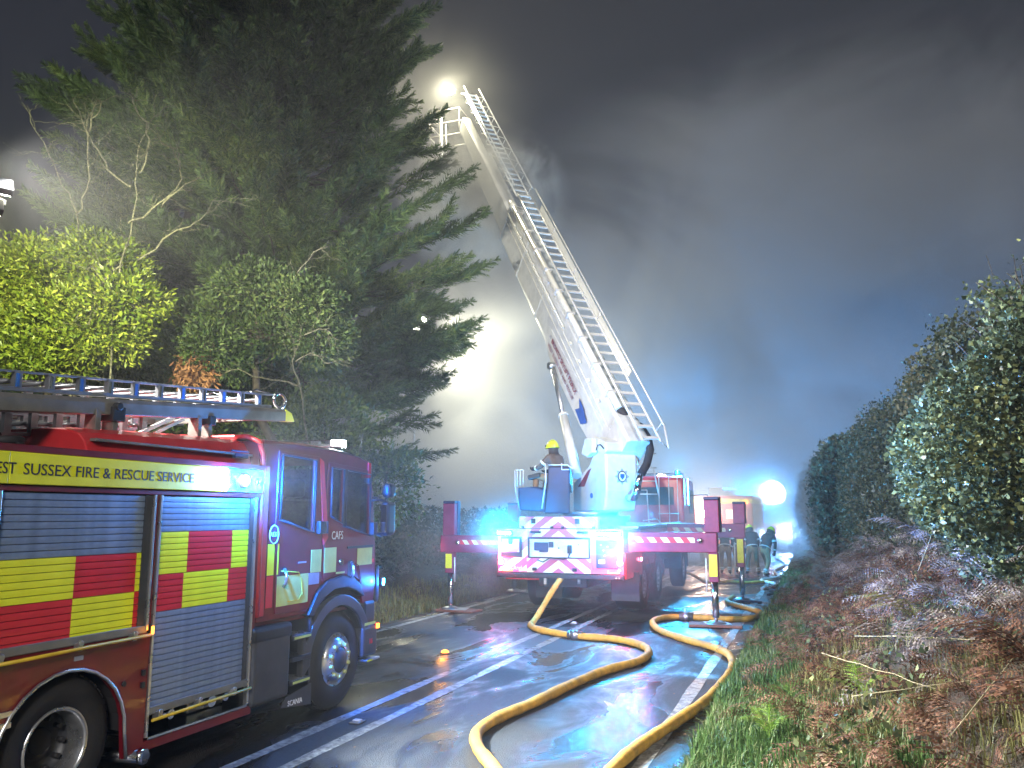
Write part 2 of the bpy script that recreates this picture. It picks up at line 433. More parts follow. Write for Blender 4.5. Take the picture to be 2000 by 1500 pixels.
_dg = None
def text(body, size, origin, right, up, material, parent, name="lettering", align='LEFT', xs=1.0, label=None, ext=0.0015, bold=0.0, fitw=None):
    cu = bpy.data.curves.new("tmp_text", 'FONT'); cu.body = body; cu.size = size; cu.align_x = align; cu.extrude = ext; cu.offset = bold
    cu.resolution_u = 3
    to = bpy.data.objects.new("tmp_text", cu); COL.objects.link(to)
    dg = bpy.context.evaluated_depsgraph_get()
    me = bpy.data.meshes.new_from_object(to.evaluated_get(dg))
    bpy.data.objects.remove(to); bpy.data.curves.remove(cu)
    if fitw: xs = fitw / (max(v.co.x for v in me.vertices) - min(v.co.x for v in me.vertices))
    r, u = Vector(right).normalized(), Vector(up).normalized(); nrm = r.cross(u)
    off = OFF.get(parent.name, Vector((0, 0, 0))) if parent else Vector((0, 0, 0))
    o3 = Vector(origin) - off
    for v in me.vertices:
        c = v.co.copy(); v.co = o3 + r * c.x * xs + u * c.y + nrm * c.z
    me.materials.clear(); me.materials.append(MATS[material]); me.name = name
    return link(name, me, parent, label)

def lamp(kind, loc, power, col, r=0.05, aim=None, cone=None, name="lamp_light", blend=0.5):
    d = bpy.data.lights.new(name, kind); d.energy = power; d.color = col
    if kind in ('POINT', 'SPOT'): d.shadow_soft_size = r
    if kind == 'AREA': d.size = r
    if kind == 'SPOT': d.spot_size = math.radians(cone or 90); d.spot_blend = blend
    o = bpy.data.objects.new(name, d); COL.objects.link(o); o.location = loc
    if aim is not None: o.rotation_euler = (Vector(aim)).to_track_quat('-Z', 'Y').to_euler()
    return o
def smooth(t): t = np.clip(t, 0, 1); return t * t * (3 - 2 * t)
HAZE = 0.0016
SMOKES = [("pale smoke bank rising behind the conifer and the aerial truck", (-8, 34, 5.5), (15, 10, 10.5), .19, .11, .34, .58, .6),
          ("blue grey smoke drifting up to the right beyond the boom", (1, 38, 11), (21, 11, 14), .21, .10, .41, .59, .7),
          ("dark smoke wisps across the upper boom", (-9.0, 21.6, 11.4), (2.9, 2.4, 2.5), 1.0, .55, .42, .62),
          ("mist added for glow in the floodlight above the ivy tree", (-11.0, 9.0, 6.8), (2.4, 1.8, 1.2), .08, .7),  # small blob added to show the flood's glow
          ("low mist added to carry the blue glow round the tail of the aerial truck", (-5.0, 17.4, 1.3), (5.5, 3.4, 1.9), .34, .5, .25, .75, .7),  # added so the strobes' blue light scatters low
          ("thin low mist over the far end of the road", (-3, 36, 3), (9, 11, 4.6), .20, .25, .3, .7),
          ("mist ball added for the glare round the far floodlight", (-2.3, 46.6, 2.6), (4.2, 2.8, 3.2), .36, .3, .0, .4, .97),  # dense ball added to make a glow disc
          ("mist ball added for the glow round the lamp at the boom tip", (-12.8, 25.5, 16.0), (5, 5, 4.5), .035, .3, .3, .7, .9),  # added to give the tip lamp its halo
          ("puff of mist in front of the engine's blue strobe", (-4.80, 6.12, 2.35), (.24, .24, .22), .16, 1.5, .0, .4, .95),  # puff added to imitate lens bloom at the strobe
          ("mist puff added for the glare of the left tail strobe", (-5.95, 15.2, 1.72), (.8, .6, .6), .5, 1.5, .0, .4, .95),  # puff added for strobe glare
          ("mist puff added for the glare of the right tail strobe", (-3.75, 15.2, 1.70), (.9, .6, .65), .5, 1.5, .0, .4, .95)]  # same added glare puff, right corner
# ================================================================== GROUND
def vnoise(x, y, sc, seed=0):
    """cheap smooth value noise"""
    x = np.asarray(x) * sc + seed * 17.13; y = np.asarray(y) * sc + seed * 9.71
    xi, yi = np.floor(x), np.floor(y); fx, fy = smooth(x - xi), smooth(y - yi)
    h = lambda a, b: np.modf(np.abs(np.sin(a * 127.1 + b * 311.7) * 43758.5453))[0]
    return (h(xi, yi) * (1 - fx) + h(xi + 1, yi) * fx) * (1 - fy) + (h(xi, yi + 1) * (1 - fx) + h(xi + 1, yi + 1) * fx) * fy

def edge_r(y):      # where the right verge starts
    return -1.08 + 0.10 * (vnoise(0, y, 0.8, 3) - 0.5) + 0.05 * (vnoise(0, y, 4, 5) - .5)
def height(x, y):
    x = np.asarray(x, float); y = np.asarray(y, float)
    r = x - edge_r(y)
    zr = 1.15 * smooth((r - 0.15) / 2.7) + 0.35 * smooth((r - 2.6) / 3)
    zr = np.where(r > 0, 0.03 + zr + (0.16 * (vnoise(x, y, 1.1, 1) - .4) + 0.07 * (vnoise(x, y, 3.1, 2) - .5)) * smooth(r / 0.8), 0)
    l = -7.62 - x
    zl = 1.0 * smooth((l - 0.9) / 2.6) + 0.9 * smooth((l - 4) / 8)
    zl = np.where(l > 0, 0.02 + zl + 0.22 * (vnoise(x, y, 0.9, 4) - .4) * smooth(l / 1.2), 0)
    return np.where(r > 0, zr, np.where(l > 0, zl, -0.03))

xs = np.unique(np.concatenate([np.linspace(-90, -14, 26), np.linspace(-14, -7.7, 34), np.array([-7.64, -7.6, -7.55]), np.linspace(-7.4, -1.3, 5), np.linspace(-1.25, 5, 52), np.linspace(5, 80, 20)]))
ys = np.unique(np.concatenate([np.linspace(-8, 30, 150), np.linspace(30, 80, 80), np.linspace(80, 420, 30)]))
X, Y = np.meshgrid(xs, ys); Z = height(X, Y)
v = np.stack([X.ravel(), Y.ravel(), Z.ravel()], 1)
nx, ny = len(xs), len(ys)
ii = (np.arange(ny - 1)[:, None] * nx + np.arange(nx - 1)[None]).ravel()
f = np.stack([ii, ii + 1, ii + nx + 1, ii + nx], 1)
me = npmesh("ground", v, f, "soil"); me.polygons.foreach_set("use_smooth", np.ones(len(f), bool))
link("ground", me, kind="structure", label="dark soil verges and banks either side of the wet road")

ys = np.concatenate([np.arange(-8, 40, 0.25), np.arange(40, 420, 4)])
L_ = -7.72 + 0.08 * (vnoise(0, ys, 1.3, 8) - .5); R_ = -0.98 + 0.06 * (vnoise(0, ys, 1.9, 9) - .5)
cols = np.linspace(0, 1, 15)
v = []
for y, a, b_ in zip(ys, L_, R_):
    for c in cols:
        x = a + (b_ - a) * c
        v.append((x, y, 0.0))
v = np.array(v); n = len(cols)
ii = (np.arange(len(ys) - 1)[:, None] * n + np.arange(n - 1)[None]).ravel()
f = np.stack([ii, ii + 1, ii + n + 1, ii + n], 1)
me = npmesh("road", v, f, "wet_asphalt")
link("road", me, kind="structure", label="wet black asphalt road with puddles")

def marking(x, w, y0, y1, name, label, gap=None):
    mb = MB(); y = y0
    ysl = [y0 + 0.4 * i for i in range(int((y1 - y0) / 0.4) + 1)]
    for a, b_ in zip(ysl, ysl[1:]):
        ja, jb = (0.012 * math.sin(a * 3.1 + x), 0.012 * math.sin(b_ * 3.1 + x))
        mb.add([(x - w / 2 + ja, a, 0.004), (x + w / 2 - ja * .6, a, 0.004), (x + w / 2 - jb * .6, b_, 0.004), (x - w / 2 + jb, b_, 0.004)], [(0, 1, 2, 3)])
    mb.build(name, "road_paint", kind="structure", label=label)
marking(-4.62, 0.13, 1, 110, "centre_line", "white centre line on the side of the fire engine")
marking(-4.18, 0.13, 1, 110, "centre_line", "white centre line on the hose side")
marking(-1.47, 0.14, 1, 110, "edge_line", "white edge line along the grass verge")
marking(-7.36, 0.12, 1, 110, "edge_line", "white edge line along the far verge")
# drain strip of mud along the right edge
for i, (x, y) in enumerate([(-4.39, 7.45), (-4.40, 15.3), (-4.40, 23.2)]):
    t = thing("road_stud", ["white road stud between the centre lines nearest the engine wheels", "white road stud between the centre lines behind the aerial truck's hose", "white road stud between the centre lines under the aerial truck"][i], "road stud", (x, y, 0), "studs between the centre lines")
    MB().box(x - .06, x + .06, y - .065, y + .065, 0.002, 0.018).build("casting", "steel", t, bevel=0.006)
    MB().box(x - .04, x + .04, y - .03, y + .03, 0.018, 0.032).build("rubber_pad", "stud_white", t, bevel=0.005)

# fallen leaves and grit on the road
n = 420
px = np.concatenate([RNG.uniform(-7.5, -1.1, n // 2), -1.25 + RNG.normal(0, .18, n - n // 2)]); py = RNG.uniform(3, 26, n)
q = []; fq = []
for i in range(n):
    s_ = RNG.uniform(0.008, 0.028); a = RNG.uniform(0, 6.3); ca, sa = math.cos(a) * s_, math.sin(a) * s_
    z = 0.006 if px[i] < -1.1 else float(height(px[i], py[i])) + .01
    o = len(q)
    q += [(px[i] - ca, py[i] - sa, z), (px[i] + sa * .5, py[i] - ca * .5, z + .006), (px[i] + ca, py[i] + sa, z + .002), (px[i] - sa * .5, py[i] + ca * .5, z + .007)]
    fq.append((o, o + 1, o + 2, o + 3))
me = npmesh("leaf_litter", np.array(q), np.array(fq), "dead_leaf")
link("leaf_litter", me, kind="stuff", label="small fallen leaves and grit scattered on the wet road")
# ================================================================== FIRE ENGINE (left foreground)
RX, LX = -4.90, -7.34
fe = thing("fire_engine", "red fire engine with yellow band and chequered roller shutters parked at left", "fire engine", (-6.1, 5.5, 0))
def side(off=0.0):          # to3 for the right side plane: (y, z) -> point
    return lambda y, z: (RX + off, y, z)
def arc_pts(yc, zc, r, a0, a1, n=14):
    return [(yc + r * math.cos(math.radians(a0 + (a1 - a0) * i / n)), zc + r * math.sin(math.radians(a0 + (a1 - a0) * i / n))) for i in range(n + 1)]
# inner body volume
MB().box(-7.28, -5.03, 2.3, 6.38, 1.12, 2.44).box(-7.28, -5.45, 5.2, 6.38, 0.34, 1.12).build("body_core", "dark_hollow", fe)
# near side lower skirt with the wheel arch cut out
RWY, RWZ, FWY = 4.43, 0.50, 7.88
sk = [(2.3, 0.34), (2.3, 1.14), (5.165, 1.14), (5.165, 0.30), (4.975, 0.26), (4.955, 0.45)] + arc_pts(RWY, 0.45, 0.525, 0, 180)[0:] + [(3.90, 0.34)]
MB().prism(sk, side(0), (0.035, 0, 0)).build("lower_skirt", "maroon", fe, bevel=0.006)
MB().tube([(RX + .012, y, z) for y, z in [(4.99, 0.26)] + arc_pts(RWY, 0.45, 0.53, 0, 180) + [(3.9, 0.34)]], 0.013, 6).build("arch_trim", "alloy", fe)
inner = MB()
ap = arc_pts(RWY, 0.45, 0.56, 0, 180)
for (a, b_), (c, d) in zip(ap, ap[1:]): inner.add([(RX - .03, a, b_), (RX - .03, c, d), (-5.75, c, d), (-5.75, a, b_)], [(0, 1, 2, 3)])
inner.add([(-5.75, RWY - .6, 0.2), (-5.75, RWY + .6, 0.2), (-5.75, RWY + .6, 1.1), (-5.75, RWY - .6, 1.1)], [(0, 1, 2, 3)])
inner.build("wheel_arch_lining", "dark_hollow", fe)
# uprights and rails of the locker side
fr = MB()
fr.box(RX - .04, RX - .002, 2.3, 2.40, 1.15, 2.2); fr.box(RX - .04, RX - .002, 5.145, 5.165, 1.142, 2.2)
fr.box(RX - .04, RX - .002, 6.385, 6.44, 0.36, 2.2); fr.box(RX - .06, RX + .004, 2.3, 6.45, 2.197, 2.235)
fr.box(RX - .09, RX + .02, 2.28, 6.46, 2.452, 2.50)
fr.build("locker_frame", "maroon", fe, bevel=0.004)
# bright shutter channels
for y in (2.43, 3.795, 5.115, 5.182, 6.372): MB().box(RX - .03, RX + .014, y - .012, y + .012, 0.36 if y > 5.15 else 1.16, 2.196).build("shutter_channel", "alloy", fe, bevel=0.003)
for a, b_, c in ((5.03, 5.10, 1.16), (6.30, 6.358, .58), (3.81, 3.83, 1.16)): MB().box(RX - .034, RX - .006, a, b_, c, 2.19).build("edge_shadow_strip", "grey_plastic", fe)  # dark strips put in for the shadow along the shutter edges
# yellow band
bd = MB(); bd.box(RX - .03, RX + .028, 2.3, 3.826, 2.24, 2.45); bd.box(RX - .03, RX + .028, 3.830, 5.93, 2.24, 2.45)
bd.build("header_band", "reflect_yellow", fe, bevel=0.006)
MB().box(RX - .03, RX + .028, 5.934, 6.43, 2.24, 2.45).build("lamp_panel", "steel", fe, bevel=0.008)
text("SUSSEX FIRE & RESCUE SERVICE", 0.108, (RX + .030, 3.92, 2.305), (0, 1, 0), (0, 0, 1), "lettering_dark", fe, fitw=1.58, name="band_lettering", label="dark lettering on the yellow header band")
text("WEST", 0.108, (RX + .030, 3.87, 2.305), (0, 1, 0), (0, 0, 1), "lettering_dark", fe, align="RIGHT", xs=.85, name="band_lettering")
# shutters
BX = {'g': 0, 'y': 1, 'r': 2}
def shutter(y0, y1, z0, z1, rows, label):
    base = MB().box(RX - .032, RX - .028, y0, y1, z0, z1).build("roller_shutter", "dark_hollow", fe, label=label)
    n = int(round((z1 - z0) / 0.0475)); h = (z1 - z0) / n
    cache = {}
    for i in range(n):
        za = z0 + i * h; zc = za + h / 2
        segs = [(y0, y1, 'g')]
        for (ra, rb, ss) in rows:
            if ra <= zc < rb: segs = ss
        key = tuple(segs)
        if key in cache:
            o = bpy.data.objects.new("slat", cache[key]); COL.objects.link(o); o.parent = base
            o.location = (0, 0, za - cache[key]["z"]); OFF[o.name] = OFF[fe.name]
            continue
        mb = MB()
        for a, b_, c in segs:
            prof = [(-.026, 0.0005), (-.0135, 0.0025), (-.0125, h * .5), (-.0135, h - .003), (-.026, h - .0015)]
            vs = [(RX + p, yy, za + q) for yy in (a, b_) for p, q in prof]
            mb.add(vs, [(k, k + 1, k + 6, k + 5) for k in range(4)], BX[c])
        o = mb.build("slat", ["slat", "reflect_yellow", "reflect_red"], base)
        o.data["z"] = za; cache[key] = o.data
    return base
shutter(3.83, 5.03, 1.17, 2.19, [(1.17, 1.467, [(3.83, 4.43, 'r'), (4.43, 4.985, 'y'), (4.985, 5.03, 'r')]), (1.467, 1.772, [(3.83, 4.43, 'y'), (4.43, 4.985, 'r'), (4.985, 5.03, 'y')])], "wide roller shutter over the rear wheel arch")
shutter(5.195, 6.30, 0.57, 2.19, [(1.295, 1.59, [(5.195, 5.50, 'r'), (5.50, 6.05, 'y'), (6.05, 6.30, 'r')]), (1.59, 1.90, [(5.195, 5.53, 'y'), (5.53, 6.08, 'r'), (6.08, 6.30, 'y')])], "full height roller shutter next to the cab")
shutter(2.45, 3.78, 1.17, 2.19, [(1.17, 1.467, [(2.45, 3.1, 'y'), (3.1, 3.78, 'r')]), (1.467, 1.772, [(2.45, 3.1, 'r'), (3.1, 3.78, 'y')])], "roller shutter at the tail of the engine")
# pull rails with brackets
def rail(y0, y1, z, brs):
    r_ = MB().tube([(RX + .05, y0, z - .012), (RX + .05, y1, z + .004)], 0.0125, 8).build("pull_rail", "yellow_rail", fe)
    for y in brs:
        MB().box(RX - .02, RX + .045, y - .02, y + .02, z - .02, z + .035).cyl((RX + .03, y, z + .03), (RX + .052, y, z + .03), .022, 10).build("rail_bracket", "steel", r_, bevel=0.004)
    MB().box(RX - .03, RX + .008, y0, y1, z + .018, z + .075).build("shutter_bottom_bar", "gantry_metal", fe, bevel=0.004)
rail(3.8, 5.12, 1.125, (3.88, 4.48, 4.97)); rail(5.19, 6.36, 0.50, (5.28, 5.72, 6.15)); rail(2.44, 3.78, 1.125, (2.6, 3.2, 3.6))
# open pump bay slot under the second shutter
sl = MB().box(-5.42, RX + .01, 5.2, 6.37, 0.335, 0.362).build("locker_sill", "chrome", fe, bevel=0.006)
MB().box(-5.3, -5.1, 5.85, 6.3, .37, .55).build('pump_block', 'steel', fe, bevel=.01)
for y, r in ((6.0, .05), (6.18, .035), (5.52, .04)): MB().cyl((-5.25, y, .455), (-4.97, y, .455), r, 14).build('pump_outlet', 'chrome', fe)
MB().box(RX - .04, RX, 5.16, 6.44, 0.262, 0.334).build("lower_sill", "maroon", fe, bevel=0.006)
MB().cyl((RX + .06, 5.12, .245), (-5.3, 5.0, .26), .05, 16).cyl((RX + .065, 5.12, .245), (RX + .02, 5.118, .246), .056, 16).build("exhaust_pipe", "chrome", fe)
MB().box(RX - .04, RX + .006, 4.47, 4.545, 1.035, 1.065).build("data_plate", "crest_grey", fe)
for z in (0.79, 0.72): MB().cyl((RX, 4.0 - .07, z), (RX + .012, 4.0 - .07, z), .022, 10).box(RX, RX + .014, 3.935, 4.02, z - .018, z + .018).build("locker_latch", "alloy", fe, bevel=0.004)
for z in (.85, .76): MB().box(RX, RX + .018, 5.095, 5.125, z - .02, z + .02).build('skirt_hinge', 'black_plastic', fe)
MB().cyl((RX, 4.93, .80), (RX + .012, 4.93, .80), .02, 8).build('skirt_lock', 'black_plastic', fe)
# lamps on the band end: white scene lamp, blue strobe, knob
sp = MB().lathe((RX + .028, 5.83, 2.345), (1, 0, 0), [(0, .075), (.012, .08), (.02, .078)], 20).build("scene_lamp", "black_plastic", fe, label="round scene lamp glaring white on the header band")
MB().lathe((RX + .045, 5.83, 2.345), (1, 0, 0), [(-.02, .083), (.0, .083), (.014, .070), (.022, .0)], 20).build("lens", "glow_white", sp)
bl = MB().lathe((RX + .028, 6.13, 2.345), (1, 0, 0), [(0, .062), (.03, .066), (.04, .055)], 20).build("strobe_lamp", "steel", fe, label="blue strobe on the header band")
MB().lathe((RX + .062, 6.13, 2.345), (1, 0, 0), [(0, .052), (.015, .04), (.02, 0)], 18).build("lens", "glow_blue", bl)
MB().cyl((RX + .028, 6.33, 2.345), (RX + .05, 6.33, 2.345), .028, 14).cyl((RX + .05, 6.33, 2.345), (RX + .06, 6.33, 2.345), .015, 10).build("camera_dome", "black_plastic", fe, bevel=.004)
lamp('POINT', (RX + .16, 5.83, 2.345), 3.5, (0.75, 0.92, 1.0), .06)
lamp('SPOT', (RX + .10, 5.83, 2.345), 1500, (0.80, 0.93, 1.0), .07, aim=(1, .25, -.12), cone=140, blend=.6)
lamp('POINT', (RX + .17, 6.13, 2.345), 60, (0.0, 0.25, 1.0), .05)
lamp('SPOT', (RX + .12, 6.16, 2.345), 1100, (0.0, 0.15, 1.0), .05, aim=(.10, 1, -.22), cone=100)
lamp('POINT', (RX + .12, 8.80, 1.25), 14, (0.02, 0.2, 1.0), .03)
lamp('SPOT', (RX + .10, 6.13, 2.345), 5000, (0.0, 0.22, 1.0), .05, aim=(6, 2.5, .12), cone=38, blend=.9)
am = MB().box(RX + .001, RX + .03, 5.135, 5.16, 1.12, 1.20).build("side_marker_housing", "black_plastic", fe, bevel=.004)
MB().box(RX + .031, RX + .044, 5.137, 5.158, 1.13, 1.19).build("marker_lens", "glow_amber", am, bevel=.005)
lamp('POINT', (RX + .10, 5.15, 1.16), 0.10, (1.0, .35, .03), .02)
# rear body back, roof deck and far side
MB().box(LX, RX - .04, 2.26, 2.296, 0.5, 2.46).box(LX - .0, LX + .04, 2.3, 6.4, 0.4, 2.46).box(LX, RX - .1, 2.3, 6.44, 2.462, 2.49).build("body_shell", "maroon", fe, bevel=.006)
MB().box(-7.25, -5.0, 2.35, 6.4, 2.492, 2.50).build("roof_deck", "alloy", fe)

# ---- wheels
def wheel(y, x_out, name_label, dual=False, r=0.5):
    w = MB().lathe((x_out, y, r), (-1, 0, 0), [(0.02, r * .54), (0.0, r * .58), (-.006, r * .80), (0.02, r * .93), (0.055, r * .995), (0.25, r * .995), (0.285, r * .93), (0.30, r * .6)], 44).build("wheel", "rubber", fe, label=name_label)
    tr = MB()
    for k in range(56):
        a = 2 * PI * k / 56
        c = Vector((x_out - .15, y + (r * 1.0) * math.cos(a), r + r * 1.0 * math.sin(a)))
        t_ = Vector((0, -math.sin(a), math.cos(a))); n_ = Vector((0, math.cos(a), math.sin(a)))
        for xo in (-.07, .0, .07):
            tr.obox(c + Vector((xo, 0, 0)), Vector((.028, 0, 0)), t_ * .019, n_ * .006)
    tr.build("tyre_tread", "rubber", w)
    if dual:
        MB().lathe((x_out, y, r), (-1, 0, 0), [(.012, .262), (0.0, .256), (.0, .245), (.02, .232), (.16, .222)], 40).build("rim", "alloy", w)
        MB().lathe((x_out, y, r), (-1, 0, 0), [(.16, .222), (.215, .20), (.215, .10), (.17, .095), (.17, .0)], 36).build("wheel_disc", "grey_plastic", w)
        for k in range(10):
            a = 2 * PI * k / 10; MB().cyl((x_out - .185, y + .17 * math.cos(a), r + .17 * math.sin(a)), (x_out - .13, y + .17 * math.cos(a), r + .17 * math.sin(a)), .018, 8).build("wheel_nut", "rubber", w)
    else:
        MB().lathe((x_out, y, r), (-1, 0, 0), [(.02, .278), (.008, .27), (.02, .26), (.06, .25), (.015, .225), (-.02, .195), (-.035, .15), (-.04, .135)], 40).build("rim", "alloy", w)
        MB().lathe((x_out + .06, y, r), (-1, 0, 0), [(0, 0), (.0, .10), (.02, .125), (.03, .13), (.03, .138)], 28).build("hub_cap", "grey_plastic", w)
        for k in range(10):
            a = 2 * PI * (k + .5) / 10
            yy, zz = y + .17 * math.cos(a), r + .17 * math.sin(a)
            MB().cyl((x_out + .02, yy, zz), (x_out + .055, yy, zz), .019, 8).cyl((x_out + .022, yy, zz), (x_out + .03, yy, zz), .026, 8).build("wheel_nut", "bolt_yellow", w)
    return w
wheel(RWY, RX - .045, "dual rear wheel with deep dished rim", True, .475)
wheel(FWY, RX - .015, "front wheel with pale nut indicators", False, .505)
for y in (RWY, FWY):
    MB().lathe((LX + .3, y, .5), (-1, 0, 0), [(0, .3), (0, .46), (.04, .5), (.28, .5), (.3, .3)], 28).build("wheel", "rubber", fe)
MB().cyl((-7.2, RWY, .5), (-5.1, RWY, .5), .09, 10).cyl((-7.2, FWY, .5), (-5.1, FWY, .5), .08, 10).box(-6.6, -5.7, 2.5, 8.4, .42, .72).box(-6.9, -5.3, 6.5, 8.3, .7, 1.05).build("chassis", "dark_hollow", fe)

# ---- cab
CT = lambda y: 2.74 - 0.055 * ((y - 6.5) / 2.1) ** 1.5      # top edge of the side
rw = [(6.745, 1.99), (7.33, 1.86), (7.335, 2.60), (6.75, 2.62)]
q1 = [(7.64, 2.02), (7.87, 1.94), (7.88, 2.53), (7.64, 2.54)]
q2 = [(7.93, 1.91), (8.47, 1.80), (8.455, 2.50), (7.93, 2.53)]
outline = [(6.475, 1.05), (7.27, 1.05)] + [(7.36, 1.18), (7.50, 1.30), (7.70, 1.36), (7.90, 1.375), (8.10, 1.36), (8.27, 1.28), (8.36, 1.12), (8.385, 1.04)] + [(8.62, 1.02), (8.655, 1.25), (8.645, 1.65), (8.57, 2.2), (8.50, 2.57), (8.44, 2.655), (8.2, 2.69), (7.5, 2.73), (6.475, 2.745)]
cab_side = MB().prism(outline, side(-.02), (.03, 0, 0), (rw, q1, q2)).build("cab_shell", "maroon", fe, bevel=.008, label="deep red crew cab")
MB().prism(outline, lambda y, z: (LX, y, z), (.03, 0, 0), (rw, q1, q2)).build("cab_far_side", "maroon", fe)
# rear wall, floor
MB().box(LX, RX - .055, 6.45, 6.473, 1.05, 2.74).box(LX + .04, RX - .06, 6.5, 8.55, 1.0, 1.04).build("cab_rear_wall", "maroon", fe)
# roof with rounded front
rp = [(6.44, 2.755), (6.9, 2.79), (7.4, 2.80), (7.9, 2.785), (8.25, 2.745), (8.42, 2.685), (8.50, 2.60)]
rf = MB(); nseg = 12
def roof_pt(i, j):
    y, z = rp[i]; s_ = j / nseg; x = LX + .0 + (RX - .005 - LX) * s_
    e = abs(s_ * 2 - 1); return (x, y - 0.02 * e ** 4, z - 0.055 * e ** 6 + .03 * (1 - e * e))
vs = [roof_pt(i, j) for i in range(len(rp)) for j in range(nseg + 1)]
fs = [(i * (nseg + 1) + j, (i + 1) * (nseg + 1) + j, (i + 1) * (nseg + 1) + j + 1, i * (nseg + 1) + j + 1) for i in range(len(rp) - 1) for j in range(nseg)]
rf.add(vs, fs, 0, True); rf.build("cab_roof", "maroon", fe)
# corner roll at the rear of the cab, lighter red
MB().tube([(RX - .015, 6.47, 1.1), (RX - .015, 6.465, 2.60), (RX - .06, 6.465, 2.72), (RX - .2, 6.465, 2.78), (LX + .1, 6.465, 2.79)], .028, 8).build("cab_corner_roll", "red_paint", fe)
MB().box(RX - .022, RX + .004, 6.48, 6.56, 1.1, 2.5).build("corner_panel", "red_paint", fe, bevel=.01)
# front face, windscreen
MB().box(LX + .03, RX - .03, 8.60, 8.64, 0.95, 1.68).build("cab_front_panel", "maroon", fe, bevel=.02)
MB().add([(LX + .05, 8.62, 1.72), (RX - .05, 8.62, 1.72), (RX - .05, 8.48, 2.58), (LX + .05, 8.48, 2.58)], [(0, 1, 2, 3)]).build("windscreen", "cab_glass", fe)
MB().box(LX + .05, RX - .05, 8.30, 8.58, 1.45, 1.72).build("dashboard", "black_plastic", fe, bevel=.03)
st = MB()
for x in (-5.35, -6.1, -6.85):
    st.box(x - .24, x + .24, 7.55, 7.70, 1.5, 2.2).box(x - .12, x + .12, 7.56, 7.66, 2.22, 2.42)
    st.box(x - .24, x + .24, 6.55, 6.66, 1.5, 2.2)
st.build("seat", "kit_dark", fe, bevel=.04)
# glazing
def pane(pts, name, off=-.03): return MB().add([(RX + off, y, z) for y, z in pts], [(0, 1, 2, 3)]).build(name, "cab_glass", fe)
pane(rw, "rear_window"); pane(q1, "quarter_window"); pane(q2, "front_window")
MB().add([(LX + .01, y, z) for y, z in rw], [(0, 1, 2, 3)]).add([(LX + .01, y, z) for y, z in q2], [(0, 1, 2, 3)]).build("far_window", "cab_glass", fe)
def rim_strip(pts, r, name, m_, off=0.004):
    return MB().tube([(RX + off, y, z) for y, z in pts + [pts[0]]], r, 6).build(name, m_, fe)
for w_, nm in ((rw, "window_seal"), (q1, "window_seal"), (q2, "window_seal")): rim_strip(w_, .012, nm, "black_plastic")
# doors: plates slightly proud, gaps showing all round
grow = lambda w_, d: [(w_[0][0] - d, w_[0][1] - d), (w_[1][0] + d, w_[1][1] - d), (w_[2][0] + d, w_[2][1] + d), (w_[3][0] - d, w_[3][1] + d)]
rd = [(6.735, 1.10), (7.27, 1.08), (7.40, 1.24), (7.50, 1.325), (7.50, 1.80), (7.40, 2.645), (6.70, 2.66), (6.69, 1.95), (6.735, 1.85)]
d1 = MB().prism(rd, side(-.002), (.014, 0, 0), (grow(rw, .012),)).build("rear_door", "maroon", fe, bevel=.006)
fd = [(7.53, 1.34), (7.70, 1.385), (7.90, 1.40), (8.10, 1.385), (8.28, 1.30), (8.38, 1.15), (8.56, 1.15), (8.585, 1.68), (8.52, 2.2), (8.475, 2.55), (7.58, 2.60), (7.53, 1.80)]
d2 = MB().prism(fd, side(-.002), (.014, 0, 0), (grow([q1[0], q2[1], q2[2], q1[3]], .012),)).build("front_door", "maroon", fe, bevel=.006)
MB().box(RX - .012, RX + .002, 7.89, 7.92, 1.9, 2.54).build("window_divider", "black_plastic", d2)
MB().prism([(7.40, 2.63), (7.47, 2.60), (7.60, 1.80), (7.52, 1.72), (7.50, 1.80)], side(.006), (.02, 0, 0)).build("door_pillar", "reflect_red", fe, bevel=.006, label="bright red pillar between the cab doors")
def decal(pts, m_, par, off=.001, name="reflective_panel"): return MB().prism(pts, side(off), (.0022, 0, 0)).build(name, m_, par)
R4 = lambda a, b_, c, d: [(a, c), (b_, c), (b_, d), (a, d)]
decal(R4(6.575, 6.675, 1.47, 1.76), "reflect_yellow", fe, .006); decal(R4(6.575, 6.675, 1.17, 1.462), "reflect_red", fe, .006)
decal(R4(6.735, 6.755, 1.47, 1.76), "reflect_yellow", d1)
decal([(6.745, 1.165), (7.265, 1.165), (7.265, 1.45), (6.745, 1.45)], "dull_yellow", d1)
decal(R4(7.30, 7.49, 1.45, 1.68), "dull_yellow", d1)
decal(R4(7.27, 7.46, 1.33, 1.445), "crest_grey", d1)
decal(R4(7.545, 7.775, 1.43, 1.69), "dull_yellow", d2); decal(R4(7.78, 7.955, 1.405, 1.425), "dull_yellow", d2)
decal(R4(8.21, 8.54, 1.47, 1.66), "dull_yellow", d2)
text("CAFS", .125, (RX + .004, 7.665, 1.775), (0, 1, 0), (0, 0, 1), "lettering_white", d2, xs=.80, name="lettering")
text("A137", .062, (RX + .012, 6.592, 1.832), (0, 1, 0), (0, 0, 1), "lettering_white", fe, xs=.86, name="fleet_number")
MB().tube([(RX + .01, 6.655 + .07 * math.cos(a), 1.852 + .085 * math.sin(a)) for a in [2 * PI * k / 24 for k in range(25)]], .004, 5).build("number_ring", "lettering_white", fe)
decal(R4(7.08, 7.22, 1.556, 1.572), "crest_grey", d1, name="small_nameplate")
